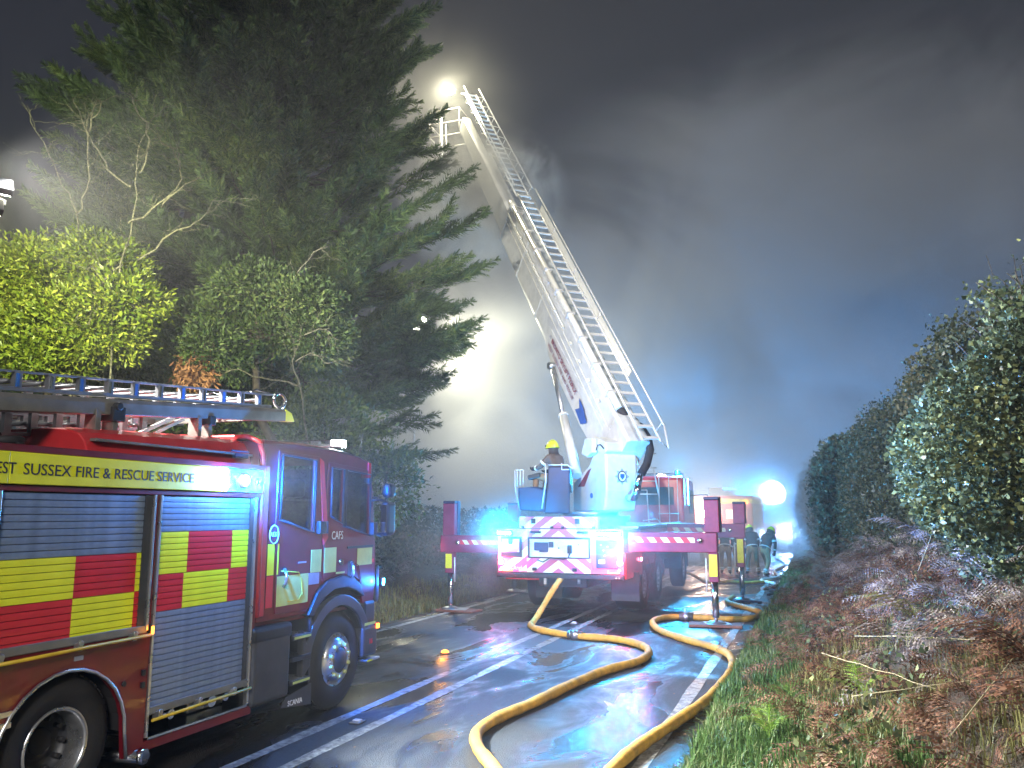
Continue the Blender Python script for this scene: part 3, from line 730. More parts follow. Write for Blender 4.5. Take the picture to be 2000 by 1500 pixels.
# door handles in dished recesses
for par, yc in ((d1, 6.86), (d2, 8.09)):
    w_, zt, zb = .075, 1.545, 1.32
    MB().prism([(yc - w_, zb), (yc + w_, zb), (yc + w_ * .9, zt - .03), (yc, zt), (yc - w_, zt - .02)], side(.0), (.006, 0, 0)).build("handle_recess", "black_plastic", par, bevel=.004)
    MB().tube([(RX + .006, yc - .02, zb + .03), (RX + .045, yc - .035, zb + .06), (RX + .045, yc - .03, zt - .08), (RX + .006, yc - .01, zt - .03)], .014, 8).build("door_handle", "alloy", par)
MB().tube([(RX + .003, 6.92, 1.20), (RX + .003, 7.10, 1.20), (RX + .003, 7.165, 1.26), (RX + .003, 7.14, 1.40), (RX + .003, 7.09, 1.47), (RX + .003, 6.80, 1.50)], .004, 5).build("door_crease", "yellow_rail", d1)
MB().tube([(RX + .003, 8.17, 1.5), (RX + .003, 8.24, 1.47), (RX + .003, 8.30, 1.30), (RX + .003, 8.32, 1.18)], .004, 5).build("door_crease", "maroon", d2)
MB().box(RX - .005, RX + .006, 7.99, 8.56, 1.665, 1.69).build("door_trim", "black_plastic", d2)
MB().cyl((RX, 7.86, 1.53), (RX + .018, 7.86, 1.53), .035, 14).cyl((RX + .018, 7.86, 1.53), (RX + .024, 7.86, 1.53), .018, 10).build("door_lock", "chrome", d2)
MB().box(RX, RX + .06, 7.36, 7.46, 1.84, 1.97).cyl((RX + .045, 7.50, 1.84), (RX + .045, 7.50, 1.97), .022, 8).box(RX, RX + .03, 7.46, 7.53, 1.86, 1.95).build("door_catch", "black_plastic", fe, bevel=.01)
# wheel arch flare of the cab
fl = arc_pts(FWY, .52, .545, 8, 178, 18); fo = arc_pts(FWY, .52, .66, 178, 8, 18)
MB().prism(fl + [(7.20, .40), (7.20, .9)] + fo[2:] + [(8.50, .62)], side(.015), (.07, 0, 0)).build("front_wheel_arch", "grey_plastic", fe, bevel=.02)
MB().prism([(7.27, 1.03), (7.42, 1.235), (7.62, 1.345), (7.9, 1.385), (8.12, 1.35), (8.28, 1.26), (8.37, 1.12), (8.30, 1.14), (8.18, 1.20), (8.0, 1.25), (7.75, 1.25), (7.55, 1.18), (7.42, 1.08), (7.36, 1.0)], side(.02), (.09, 0, 0)).build("arch_lip", "black_plastic", fe, bevel=.012)
ln = MB()
for (a, b_), (c, d) in zip(fl, fl[1:]): ln.add([(RX - .02, a, b_), (RX - .02, c, d), (-5.4, c, d), (-5.4, a, b_)], [(0, 1, 2, 3)])
ln.add([(-5.4, 7.2, .15), (-5.4, 8.5, .15), (-5.4, 8.5, 1.1), (-5.4, 7.2, 1.1)], [(0, 1, 2, 3)]); ln.build("wheel_arch_lining", "dark_hollow", fe)
# side box (tank), steps, mudflap
MB().box(-5.4, RX + .03, 6.40, 6.985, 0.30, 0.99).build("side_tank", "grey_plastic", fe, bevel=.05, seg=3)
MB().box(-5.4, RX + .036, 6.395, 6.99, 0.86, 1.01).build("tank_lid", "black_plastic", fe, bevel=.04, seg=3)
for z, dz in ((.86, .03), (.66, .02), (.44, .03)):
    sp_ = MB().box(-5.3, RX + .035, 7.0, 7.32, z - .045, z).build("step", "black_plastic", fe, bevel=.008)
    if dz == .03:
        MB().box(RX + .035, RX + .038, 7.02, 7.30, z - .032, z - .010).build("step_marking", "dull_yellow", sp_)
        tm = MB()
        for k in range(9): tm.box(-5.25, RX + .03, 7.02 + k * .032, 7.034 + k * .032, z, z + .004)
        tm.build("step_tread", "alloy", sp_)
MB().box(-5.35, -5.30, 7.0, 7.33, .3, 1.0).box(-5.3, RX + .01, 7.315, 7.345, .24, 1.02).build("step_housing", "black_plastic", fe)
mf = MB().box(-5.35, RX - .0, 7.00, 7.012, .0, .01)
mf = MB().add([(RX + .02, 6.93, .30), (RX + .02, 7.36, .36), (RX + .02, 7.36, .155), (RX + .02, 6.86, .22), (RX + .005, 6.93, .30), (RX + .005, 7.36, .36), (RX + .005, 7.36, .155), (RX + .005, 6.86, .22)], [(0, 1, 2, 3), (7, 6, 5, 4), (0, 4, 5, 1), (1, 5, 6, 2), (2, 6, 7, 3), (3, 7, 4, 0)]).build("mudflap", "grey_plastic", fe)
text("SCANIA", .072, (RX + .0225, 6.965, .215), (0, 1, -.03), (0, .03, 1), "lettering_white", mf, name="flap_lettering", xs=.95)
# bumper
MB().box(-7.30, RX + .02, 8.36, 8.68, .44, .78).build("bumper", "grey_plastic", fe, bevel=.03)
MB().box(RX + .021, RX + .024, 8.38, 8.62, .79, .82).build("bumper_marking", "dull_yellow", fe)
MB().box(-7.28, RX + .0, 8.40, 8.66, .80, 1.06).build("headlamp_housing", "black_plastic", fe, bevel=.04)
MB().box(-5.2, RX + .06, 8.38, 8.68, .395, .42).build("front_step", "alloy", fe, bevel=.006)
MB().box(RX + .061, RX + .064, 8.40, 8.50, .398, .418).build("step_marking", "reflect_yellow", fe)
text("16", .075, (RX + .022, 8.49, .58), (0, 1, 0), (0, 0, 1), "reflect_red", fe, name="bumper_number", bold=.003)
ind = MB().box(RX - .01, RX + .025, 8.62, 8.70, .72, .80).build("indicator", "lens_red_off", fe, bevel=.01)
MB().box(RX + .026, RX + .036, 8.635, 8.69, .735, .785).build("indicator_lens", "glow_amber", ind)
MB().box(RX - .08, RX - .0, 8.655, 8.74, 1.02, 1.45).build("corner_deflector", "black_plastic", fe, bevel=.03)
gl = MB().box(RX - .03, RX + .03, 8.745, 8.79, 1.20, 1.30).build("grille_strobe", "black_plastic", fe, bevel=.01)
MB().box(RX + .031, RX + .038, 8.75, 8.785, 1.215, 1.285).build("lens", "glow_blue", gl)
for x in (-5.2, -7.05):
    hl = MB().box(x - .18, x + .18, 8.661, 8.68, .85, 1.0).build("headlamp", "chrome", fe, bevel=.02)
    MB().box(x - .15, x + .15, 8.682, 8.69, .87, .98).build("lens", "glow_warm", hl)
    lamp('SPOT', (x, 8.78, .92), 45, (1.0, .86, .66), .08, aim=(-.02, 1, -.07), cone=75)
# mirrors on arms
mr_ = MB().box(RX + .05, RX + .16, 8.60, 8.82, 1.79, 2.19).build("mirror", "black_plastic", fe, bevel=.05, seg=3, label="tall door mirror")
MB().box(RX + .07, RX + .145, 8.592, 8.598, 1.83, 2.15).build("mirror_glass", "mirror_face", mr_)
mr2 = MB().box(RX + .05, RX + .17, 8.62, 8.80, 2.235, 2.41).build("wide_angle_mirror", "black_plastic", fe, bevel=.05, seg=3)
MB().tube([(RX, 8.49, 2.20), (RX + .06, 8.58, 2.21), (RX + .09, 8.66, 2.20), (RX + .09, 8.7, 2.26)], .013, 8).tube([(RX, 8.50, 2.235), (RX + .05, 8.6, 2.24)], .009, 6).build("mirror_arm", "black_plastic", fe)
MB().box(RX, RX + .06, 8.46, 8.55, 1.80, 1.95).tube([(RX + .03, 8.52, 1.83), (RX + .06, 8.62, 1.80), (RX + .1, 8.7, 1.82)], .025, 8).build("mirror_bracket", "black_plastic", fe, bevel=.01)
# roof light bar, red marker
MB().box(-7.0, -5.1, 8.02, 8.24, 2.80, 2.90).build("light_bar", "lens_clear", fe, bevel=.02)
MB().box(-6.98, -5.12, 8.08, 8.18, 2.81, 2.84).build("light_bar_base", "black_plastic", fe)
lb = MB(); 
for k in range(9): lb.box(-6.9 + k * .2, -6.8 + k * .2, 8.10, 8.16, 2.845, 2.885)
lb.build("light_bar_reflector", "chrome", fe)
MB().box(-5.20, -5.10, 8.05, 8.22, 2.825, 2.885).build("light_bar_lens", "glow_white", fe, bevel=.012, label="light bar end shining blue white")
lamp('POINT', (-5.0, 8.14, 2.92), 14, (.35, .7, 1.0), .05)
MB().box(RX - .10, RX + .01, 8.40, 8.47, 2.46, 2.64).build("roof_marker", "lens_red_off", fe, bevel=.015)
MB().box(RX - .06, RX + .012, 8.405, 8.48, 2.40, 2.46).build("marker_base", "black_plastic", fe, bevel=.01)
MB().tube([(RX - .12, 8.4, 2.75), (RX - .1, 8.42, 2.98)], .004, 5).build("aerial_whip", "black_plastic", fe)

# ---- roof furniture
# long moulded red roof lid
lid = MB(); prof = [(-5.02, 2.50), (-5.06, 2.63), (-5.12, 2.715), (-5.24, 2.765), (-5.45, 2.79), (-6.75, 2.79), (-6.98, 2.72), (-7.06, 2.50)]
ys_ = [4.55, 4.75] + [4.75 + .085 * k for k in range(1, 20)] + [6.44]
vs = []
for i, y in enumerate(ys_):
    sc = 1.0 + (-.03 if i % 4 == 2 else .0); dz = 0.93 if i == 0 else 1
    t_ = (y - 4.55) / 1.9
    for x, z in prof: vs.append((x if x > -6 else x, y, 2.5 + (z - 2.5) * sc * dz * (0.72 + .28 * t_)))
k_ = len(prof)
fs = [(i * k_ + j, i * k_ + j + 1, (i + 1) * k_ + j + 1, (i + 1) * k_ + j) for i in range(len(ys_) - 1) for j in range(k_ - 1)]
lid.add(vs, fs + [tuple(range(k_)), tuple(reversed(range((len(ys_) - 1) * k_, len(ys_) * k_)))])
lid.build("roof_pod", "red_paint", fe, bevel=.012)
MB().box(-5.06, -5.00, 4.6, 6.42, 2.585, 2.605).build("pod_rail", "gantry_metal", fe)
MB().box(-5.03, -4.985, 6.16, 6.34, 2.56, 2.60).box(-5.02, -4.99, 6.12, 6.36, 2.615, 2.63).build("pod_latch", "seat_blue", fe, bevel=.005)
# gantry posts
for y in (4.83, 5.0):
    MB().box(-5.36, -5.24, y - .025, y + .025, 2.50, 2.86).build("gantry_post", "gantry_metal", fe, bevel=.004)
MB().box(-5.38, -5.22, 4.95, 5.08, 2.78, 2.90).cyl((-5.4, 5.0, 2.90), (-5.2, 5.0, 2.90), .035, 12).build("gantry_clamp", "black_plastic", fe, bevel=.01)
for y in (5.96, 6.10):
    MB().box(-5.36, -5.24, y - .022, y + .022, 2.50, 2.93).build("gantry_post", "gantry_metal", fe, bevel=.004)
MB().box(-5.38, -5.22, 6.07, 6.15, 2.86, 2.95).build("gantry_clamp", "black_plastic", fe, bevel=.01)
for y in (4.83, 6.0): MB().box(-6.9, -6.8, y - .025, y + .025, 2.50, 2.9).build("gantry_post", "gantry_metal", fe)
for o_ in (0, .13):
    MB().beam((-5.45, 5.03 + o_, 2.53), (-5.55, 5.95 + o_, 2.93), .035, .03).build("gantry_strut", "alloy", fe)
MB().box(-5.40, -5.38, 5.52, 5.545, 2.5, 2.72).build("gantry_brace", "alloy", fe)

# ---- ladders resting on the gantry
def zt(y, z0, z1, ya=4.0, yb=7.4): return z0 + (z1 - z0) * (y - ya) / (yb - ya)
gb = thing("ladder_gantry_beam", "long pale box beam tilted above the fire engine roof with yellow tipped end", "ladder beam", (-5.3, 5.5, 2.95))
bm_ = MB(); pr = [(-.05, -.065), (.05, -.065), (.05, .03), (.035, .065), (-.05, .065)]
pth = [(2.4, 2.735), (4.03, 2.82), (5.5, 2.94), (7.25, 3.085)]
vs = [(-5.3 + a, y, z + b_) for y, z in pth for a, b_ in pr]
bm_.add(vs, [(i * 5 + j, i * 5 + (j + 1) % 5, (i + 1) * 5 + (j + 1) % 5, (i + 1) * 5 + j) for i in range(3) for j in range(5)]); bm_.add(vs[:5], [(4, 3, 2, 1, 0)])
bm_.build("beam", "gantry_metal", gb, bevel=.006)
MB().add([(-5.35, 7.25, 3.02), (-5.25, 7.25, 3.02), (-5.25, 7.25, 3.15), (-5.35, 7.25, 3.15), (-5.35, 7.42, 3.03), (-5.25, 7.42, 3.03), (-5.25, 7.36, 3.12), (-5.35, 7.36, 3.12)], [(0, 1, 2, 3), (7, 6, 5, 4), (0, 4, 5, 1), (1, 5, 6, 2), (2, 6, 7, 3), (3, 7, 4, 0)]).build("beam_end", "reflect_yellow", gb, bevel=.01)
MB().beam((-6.7, 2.4, 2.75), (-6.7, 7.3, 3.1), .1, .13).build("far_beam", "gantry_metal", gb)
cb = MB()
for y in (4.3, 5.6, 6.9): cb.beam((-6.7, y, zt(y, 2.8, 3.06)), (-5.32, y, zt(y, 2.8, 3.06)), .06, .05)
cb.build("cross_bar", "gantry_metal", gb)

ld = thing("rescue_ladder", "grey metal extension ladder with blue pads on top of the fire engine", "ladder", (-5.35, 5.5, 3.1))
def ladder(parent, xa, xb, y0, y1, z0f, z1f, h, pitch, pads=True):
    sl = (z1f - z0f) / (y1 - y0)
    Zc = lambda y: z0f + sl * (y - y0)
    for x in (xa, xb):
        st = MB()
        st.beam((x, y0, Zc(y0) + h / 2), (x, y1, Zc(y1) + h / 2), .035, .016); st.beam((x, y0, Zc(y0) - h / 2), (x, y1, Zc(y1) - h / 2), .035, .03)
        st.build("stile", "ladder_metal", parent, bevel=.003)
    n = int((y1 - y0) / pitch)
    for k in range(n + 1):
        y = y0 + .03 + k * pitch
        if y > y1: break
        MB().tube([(xa, y, Zc(y)), (xb, y, Zc(y))], .016, 8).box(xa - .018, xa + .018, y - .03, y + .03, Zc(y) - h / 2, Zc(y) + h / 2).box(xb - .018, xb + .018, y - .03, y + .03, Zc(y) - h / 2, Zc(y) + h / 2).build("rung", "ladder_metal", parent)
        if pads: MB().box(xa + .019, xa + .028, y - .022, y + .002, Zc(y) - h * .38, Zc(y) + h * .38).build("rung_pad", "blue_seal" if k % 2 == 0 else "chrome", parent)
ladder(ld, -5.30, -5.85, 2.5, 7.05, 2.86, 3.215, .125, .27)
for x in (-5.30, -5.85):
    hd = MB()
    hd.tube([(x, 7.20 + .10 * math.cos(a), 3.235 + .075 * math.sin(a)) for a in [2 * PI * k / 20 for k in range(21)]], .016, 6)
    hd.tube([(x, 6.72, 3.26), (x, 6.80, 3.30), (x, 7.10, 3.285), (x, 7.18, 3.30)], .013, 6)
    hd.build("head_hoop", "chrome", ld)
lb_ = thing("triple_ladder", "dull perforated alloy ladder lying low over the far side of the engine roof", "ladder", (-6.3, 4.5, 2.7))
ladder(lb_, -5.62, -5.98, 3.0, 5.75, 2.60, 2.84, .17, .22, False)
ladder(lb_, -6.15, -6.55, 3.2, 6.1, 2.62, 2.93, .15, .22, False)
hb = thing("roof_hose_reel", "black coiled suction hose lying on the engine roof edge", "hose", (-5.3, 4.1, 2.53))
MB().tube([(-5.30 + .1 * math.cos(a), 4.1 + .1 * math.sin(a), 2.53 + .004 * a) for a in [k * .4 for k in range(30)]], .03, 8).build("coil", "rubber", hb)

# ---- telescopic light mast rising from the far side of the engine
lm = thing("light_mast", "telescopic mast with glaring floodlight heads above the rear of the fire engine", "light mast", (-7.05, 5.0, 2.5))
MB().cyl((-7.05, 5.0, 2.5), (-7.05, 5.0, 3.7), .05, 14).cyl((-7.05, 5.0, 3.7), (-7.05, 5.0, 4.95), .038, 14).build("mast_tube", "steel", lm)
for yy, zz in ((5.12, 5.08), (4.84, 5.08), (5.04, 4.86)):
    c = Vector((-7.0, yy, zz)); n_ = Vector((-.75, .35, -.55)).normalized(); r_ = n_.cross(V(0, 0, 1)).normalized(); u_ = r_.cross(n_)
    hh = MB().obox(c, r_ * .11, u_ * .08, n_ * .04).build("flood_head", "black_plastic", lm, bevel=.01)
    MB().obox(c + n_ * .045, r_ * .095, u_ * .065, n_ * .004).build("lens", "glow_warm", hh)
MB().beam((-7.05, 4.75, 4.95), (-7.05, 5.22, 4.95), .05, .05).build("cross_bar", "steel", lm)
# ================================================================== AERIAL PLATFORM TRUCK
AXL, AXR, RY = -6.06, -3.50, 15.6
AC = (AXL + AXR) / 2
at = thing("aerial_platform_truck", "white boomed aerial platform truck with chevron tail standing on outriggers in the road", "aerial truck", (AC, 20, 0))
rear = lambda d=0.0: (lambda x, z: (x, RY - d, z))
# chassis, body
MB().box(AXL + .02, AXR - .02, RY + .02, 24.0, .95, 1.22).box(-5.3, -4.3, RY + .3, 25.5, .6, .95).build("chassis", "black_plastic", at, bevel=.02)
MB().box(AXL + .03, AXR - .03, RY + .03, 17.4, .92, 1.74).build("rear_body", "red_paint", at, bevel=.02)
MB().box(AXL + .0, AXR + .02, 17.2, 23.3, 1.22, 1.72).build("deck", "red_paint", at, bevel=.02)
MB().box(AXL + .02, AXR + .04, 16.9, 23.4, 1.74, 1.80).build("deck_plate", "steel", at, bevel=.01)
MB().box(AXR - .02, AXR + .03, RY + .05, 17.25, .80, 1.30).build("side_skirt", "red_paint", at, bevel=.01)
MB().box(AXL - .02, AXL + .02, RY + .05, 17.25, .80, 1.30).build("side_skirt", "red_paint", at, bevel=.01)
# rear panel base
MB().box(AXL, AXR, RY, RY + .03, .90, 1.75).build("tail_panel", "chevron_red", at, bevel=.006)
MB().box(-5.61, -3.98, RY + .0, RY + .12, 1.76, 1.99).build("upper_tail_flap", "chevron_red", at, bevel=.006)
# chevron stripes clipped to rectangles
def clip(poly, x0, x1, z0, z1):
    def cut(P, f, inter):
        o = []
        for i in range(len(P)):
            a, b_ = P[i - 1], P[i]
            if f(b_):
                if not f(a): o.append(inter(a, b_))
                o.append(b_)
            elif f(a): o.append(inter(a, b_))
        return o
    def ix(v, k): return lambda a, b_: tuple(a[j] + (b_[j] - a[j]) * (v - a[k]) / (b_[k] - a[k]) for j in (0, 1))
    for v, k, s_ in ((x0, 0, 1), (x1, 0, -1), (z0, 1, 1), (z1, 1, -1)):
        if len(poly) < 3: return []
        poly = cut(poly, lambda p: (p[k] - v) * s_ >= 0, ix(v, k))
    return poly
def chevrons(x0, x1, z0, z1, par, d, per=.30, slope=.75, cx=-4.79, ph=0.0, both=True, yb=RY):
    mb = MB(); n = 0
    for sgn in (-1, 1):
        xa, xb = (max(x0, cx), x1) if sgn > 0 else (x0, min(x1, cx))
        if xb <= xa: continue
        for k in range(-14, 16):
            zc = k * per + ph
            # stripe falls away from the centre
            far = xb if sgn > 0 else xa
            A = [(cx, zc), (cx, zc + per / 2), (far, zc + per / 2 - slope * abs(far - cx)), (far, zc - slope * abs(far - cx))]
            P = clip(A, xa, xb, z0, z1)
            if len(P) > 2:
                mb.prism(P, lambda x, z: (x, yb - d, z), (0, -.002, 0)); n += 1
    return mb.build("chevron_stripe", "chevron_pale", par)
chevrons(-5.60, -3.99, 1.765, 1.985, at, .004, ph=.10)
chevrons(-6.05, -5.43, .92, 1.74, at, .004, ph=.02, per=.34)
chevrons(-5.41, -4.15, 1.60, 1.74, at, .004, ph=.06)
dl = MB().box(-5.45, -4.13, RY - .02, RY, .90, 1.18).build("tail_door", "chevron_red", at, bevel=.004)
chevrons(-5.44, -4.14, .905, 1.175, dl, .022, ph=.10)
chevrons(-4.12, -3.52, 1.56, 1.74, at, .004, ph=.05)
# open control locker with instruments
rc = MB().box(-5.40, -4.17, RY - .03, RY - .005, 1.555, 1.585).box(-5.42, -5.395, RY - .03, RY - .005, 1.19, 1.585).box(-4.175, -4.15, RY - .03, RY - .005, 1.19, 1.585).box(-5.40, -4.17, RY - .03, RY - .005, 1.185, 1.205).build("control_locker", "black_plastic", at, bevel=.004)
MB().box(-5.39, -4.18, RY - .010, RY - .003, 1.206, 1.554).build("locker_back", "boom_white", rc)
MB().box(-5.29, -5.00, RY - .03, RY - .011, 1.33, 1.49).box(-4.99, -4.89, RY - .028, RY - .011, 1.39, 1.50).box(-5.18, -5.0, RY - .032, RY - .011, 1.30, 1.33).build("gauge_box", "seat_blue", rc, bevel=.004)
MB().box(-4.60, -4.51, RY - .05, RY - .011, 1.28, 1.44).build("handset", "black_plastic", rc, bevel=.012)
MB().tube([(-4.55, RY - .04, 1.28), (-4.58, RY - .05, 1.20), (-4.68, RY - .05, 1.17), (-4.95, RY - .05, 1.19), (-5.1, RY - .05, 1.11), (-5.22, RY - .05, 1.15)], .011, 6).build("handset_cable", "black_plastic", rc)
MB().box(-5.25, -5.17, RY - .022, RY - .011, 1.23, 1.28).build("notice_plate", "lettering_white", rc)
MB().cyl((-4.78, RY - .03, 1.38), (-4.78, RY - .01, 1.38), .014, 8).cyl((-4.38, RY - .03, 1.45), (-4.38, RY - .01, 1.45), .012, 8).build("push_button", "black_plastic", rc)
# left square locker
ll = MB().box(-6.0, -5.55, RY - .02, RY - .004, 1.19, 1.59).build("square_locker", "black_plastic", at, bevel=.03)
MB().box(-5.975, -5.60, RY - .026, RY - .021, 1.29, 1.55).build("locker_board", "chevron_red", ll)
chevrons(-5.97, -5.605, 1.295, 1.545, ll, .029, ph=.07, per=.34)
MB().box(-5.83, -5.74, RY - .05, RY - .03, 1.44, 1.57).build("locker_grip", "black_plastic", ll, bevel=.01)
# right louvred panel
rl = MB().box(-4.03, -3.60, RY - .022, RY - .004, 1.01, 1.54).build("side_locker", "seat_blue", at, bevel=.02)
kb = MB()
for x, z in ((-3.88, 1.35), (-3.8, 1.42), (-3.72, 1.36), (-3.86, 1.25), (-3.75, 1.27), (-3.93, 1.45)): kb.cyl((x, RY - .045, z), (x, RY - .022, z), .016, 8)
kb.box(-3.98, -3.86, RY - .03, RY - .022, 1.10, 1.17); kb.build("valve_knob", "boom_white", rl)
# small fittings
def catch_(a, b_, c, d, e, g): MB().box(a, b_, c, d, e, g).build("tail_catch", "black_plastic", at, bevel=.01)
for x in (-5.31, -4.40): catch_(x - .045, x + .045, RY - .03, RY, 1.85, 1.95)
for x in (-5.53, -4.92, -4.70, -4.07): catch_(x - .03, x + .03, RY - .03, RY, 1.755, 1.80)
for x in (-5.26, -4.30): catch_(x - .11, x + .11, RY - .04, RY - .005, 1.665, 1.705)
for x in (-5.28, -4.46): catch_(x - .045, x + .045, RY - .05, RY - .02, .94, 1.0)
MB().box(AXL - .01, AXR + .01, RY - .05, RY + .06, .80, .885).build("rear_bumper", "black_plastic", at, bevel=.01)
MB().box(-5.9, -5.2, RY - .0, RY + .02, .76, .79).build("bumper_strip", "reflect_red", at)
fm = MB()
for x in (-5.98, -5.93, -5.5, -3.58, -3.64): fm.cyl((x, RY - .06, .84), (x, RY - .05, .84), .013, 8)
fm.build("bumper_bolt", "chrome", at)
text("Angl", .12, (-5.735, RY - .008, .945), (1, 0, 0), (0, 0, 1), "lettering_white", at, xs=.85, name="maker_lettering")
text("L", .09, (-4.115, RY - .008, .99), (1, 0, 0), (0, 0, 1), "reflect_red", at, name="small_lettering")
yl = MB()
for s_ in (-1, 1):
    x = AC + s_ * 1.2; 
    yl.box(min(x, x - s_ * .2), max(x, x - s_ * .2), RY - .006, RY - .001, .915, .93).box(x - s_ * .22 - .01, x - s_ * .22 + .01, RY - .006, RY - .001, .915, .97)
yl.build("outline_tape", "reflect_yellow", at)
# lamps at the tail
def tail_lamp(x, z, mat_, r, name="tail_lamp", par=at):
    h_ = MB().lathe((x, RY - .005, z), (0, -1, 0), [(0, r * 1.25), (.02, r * 1.25), (.022, r)], 14).build(name, "black_plastic", par)
    MB().lathe((x, RY - .026, z), (0, -1, 0), [(0, r), (.012, r * .7), (.016, 0)], 14).build("lens", mat_, h_)
tail_lamp(-5.99, 1.09, "glow_pink", .05); tail_lamp(-3.56, 1.12, "glow_pink", .055); tail_lamp(-5.98, .975, "glow_pink", .018); tail_lamp(-3.58, .975, "glow_pink", .02)
mk = MB().box(AXR + .03, AXR + .05, 17.0, 17.06, 1.08, 1.16).build("side_marker", "black_plastic", at)
MB().box(AXR + .05, AXR + .062, 17.005, 17.055, 1.09, 1.15).build("lens", "glow_pink", mk)
lamp('POINT', (-5.99, RY - .15, 1.09), 20, (1, .06, .12), .05); lamp('POINT', (-3.56, RY - .15, 1.12), 34, (1, .06, .12), .05)
for x0, x1, z in ((-6.08, -5.75, 1.67), (-4.02, -3.52, 1.665)):
    s_ = MB().box(x0, x1, RY - .05, RY + .02, z - .06, z + .05).build("strobe_unit", "lens_blue", at, bevel=.02, label="blue strobe on the tail corner")
    MB().box(x0 + .02, x1 - .02, RY - .062, RY - .051, z - .04, z + .03).build("lens", "glow_blue", s_)
lamp('POINT', (-5.93, RY - .28, 1.70), 125, (.0, .42, 1.0), .10)
lamp('POINT', (-3.77, RY - .30, 1.68), 160, (.0, .44, 1.0), .12)
lamp('POINT', (-5.95, RY + .05, 2.05), 40, (.0, .34, 1.0), .1)  # unseen lamp added to light the low mist and turret foot
lamp('POINT', (-3.72, RY + .10, 2.05), 60, (.0, .36, 1.0), .1)  # right-hand unseen lamp, added for the same glow
# mud flaps, tow eyes
for a, b_, z0, z1 in ((-5.52, -4.95, .46, .78), (-3.93, -3.36, .45, .80)):
    MB().box(a, b_, 16.35, 16.37, z0 - .12, z1 + .1).build("mudflap", "grey_plastic", at, bevel=.01)
MB().box(-5.1, -5.04, RY, RY + .06, .68, .8).cyl((-4.39, RY + .02, .70), (-4.39, RY + .02, .80), .03, 8).build("tow_eye", "steel", at)
# wheels
def awheel(x_out, y, r, w, z, face=1):
    o = MB().lathe((x_out, y, z), (-face, 0, 0), [(.03, r * .55), (0, r * .62), (.0, r * .8), (.025, r * .95), (.06, r), (w - .06, r), (w - .02, r * .94), (w, r * .6)], 40).build("wheel", "rubber", at)
    MB().lathe((x_out, y, z), (-face, 0, 0), [(.03, r * .58), (.02, r * .52), (.10, r * .5), (.11, r * .24), (.05, r * .22), (.05, 0)], 28).build("rim", "steel", o)
    nb = MB()
    for k in range(10):
        a = 2 * PI * k / 10; nb.cyl((x_out - face * .03, y + .36 * r * math.cos(a), z + .36 * r * math.sin(a)), (x_out - face * .11, y + .36 * r * math.cos(a), z + .36 * r * math.sin(a)), .024, 8)
    nb.build("wheel_nut", "lettering_white", o)
for y in (17.75, 19.4): awheel(AXR - .02, y, .52, .60, .56); awheel(AXL + .02, y, .52, .60, .56, -1)
awheel(AXR - .02, 23.3, .52, .36, .58); awheel(AXL + .02, 23.3, .52, .36, .58, -1)
for y in (17.75, 19.4, 23.3):
    MB().prism(arc_pts(y, .58, .60, 0, 180) + arc_pts(y, .58, .68, 180, 0), lambda a, b_: (AXR + .0, a, b_), (.5, 0, 0)).build("wheel_guard", "black_plastic", at)
# outriggers: box beam, jack leg, foot; each part of the truck
def outrigger(x_in, x_out, y, z0, z1, leg_x, name_lab, sgn, top, zfoot=.10):
    o = MB().box(x_in, x_out, y - .12, y + .12, z0, z1).build("outrigger_beam", "outrigger_red", at, bevel=.015, label=name_lab)
    MB().box(leg_x - .135, leg_x + .135, y - .15, y - .0, z1 + .003, top - .06).build("jack_housing", "outrigger_red", o, bevel=.012)
    MB().box(leg_x - .15, leg_x + .155, y + .002, y + .13, z1 + .003, top).box(leg_x - .14, leg_x + .14, y - .14, y, top - .055, top).build("jack_cover", "seat_blue", o, bevel=.012)
    MB().box(leg_x - .085, leg_x + .085, y - .11, y + .09, .80, z0 - .003).build("jack_sleeve", "outrigger_red", o, bevel=.01)
    MB().box(leg_x - .075, leg_x + .07, y - .118, y - .112, .90, z0 - .03).build("reflector_plate", "reflect_yellow", o)
    MB().cyl((leg_x, y, zfoot + .06), (leg_x, y, .82), .062, 20).build("jack_ram", "chrome", o)
    MB().cyl((leg_x, y, zfoot + .0), (leg_x, y, zfoot + .06), .035, 12).lathe((leg_x, y, zfoot), (0, 0, -1), [(0, .0), (0, .10), (.02, .16), (.04, .19), (.05, .19)], 20).build("jack_foot", "steel", o)
    MB().tube([(leg_x + sgn * -.13, y - .1, z0 - .1), (leg_x + sgn * -.135, y - .1, .62)], .016, 6).build("jack_pipe", "boom_white", o)
    # hazard strip along the beam
    xa, xb = (x_in, leg_x - .32) if sgn > 0 else (leg_x + .22, x_in)
    hz = MB(); n = 5; w = (xb - xa) / (n + .0)
    zz0, zz1 = z1 - .19, z1 - .095
    MB().box(xa, xb, y - .124, y - .121, zz0, zz1).build("hazard_strip", "reflect_red", o)
    for k in range(n):
        x_ = xa + w * k + w * .42
        hz.prism(clip([(x_, zz1), (x_ + w * .5, zz1), (x_ + w * .5 + .07, zz0), (x_ + .07, zz0)], xa, xb, zz0, zz1), lambda a, b_: (a, y - .125, b_), (0, -.002, 0))
    hz.build("hazard_stripe", "chevron_pale", o)
    MB().ball((leg_x - sgn * .22, y - .14, z1 - .15), .055, 0, 12).build("beam_lamp", "chrome", o)
    return o
outrigger(-3.42, -1.76, 15.82, 1.33, 1.70, -1.84, "near right outrigger beam with hazard strip", 1, 2.36)
outrigger(-6.15, -7.62, 16.30, 1.23, 1.59, -7.42, "left outrigger beam across the verge line", -1, 2.32)
outrigger(-3.45, -1.62, 20.40, 1.48, 1.81, -1.74, "second right outrigger beam behind the first", 1, 2.33)
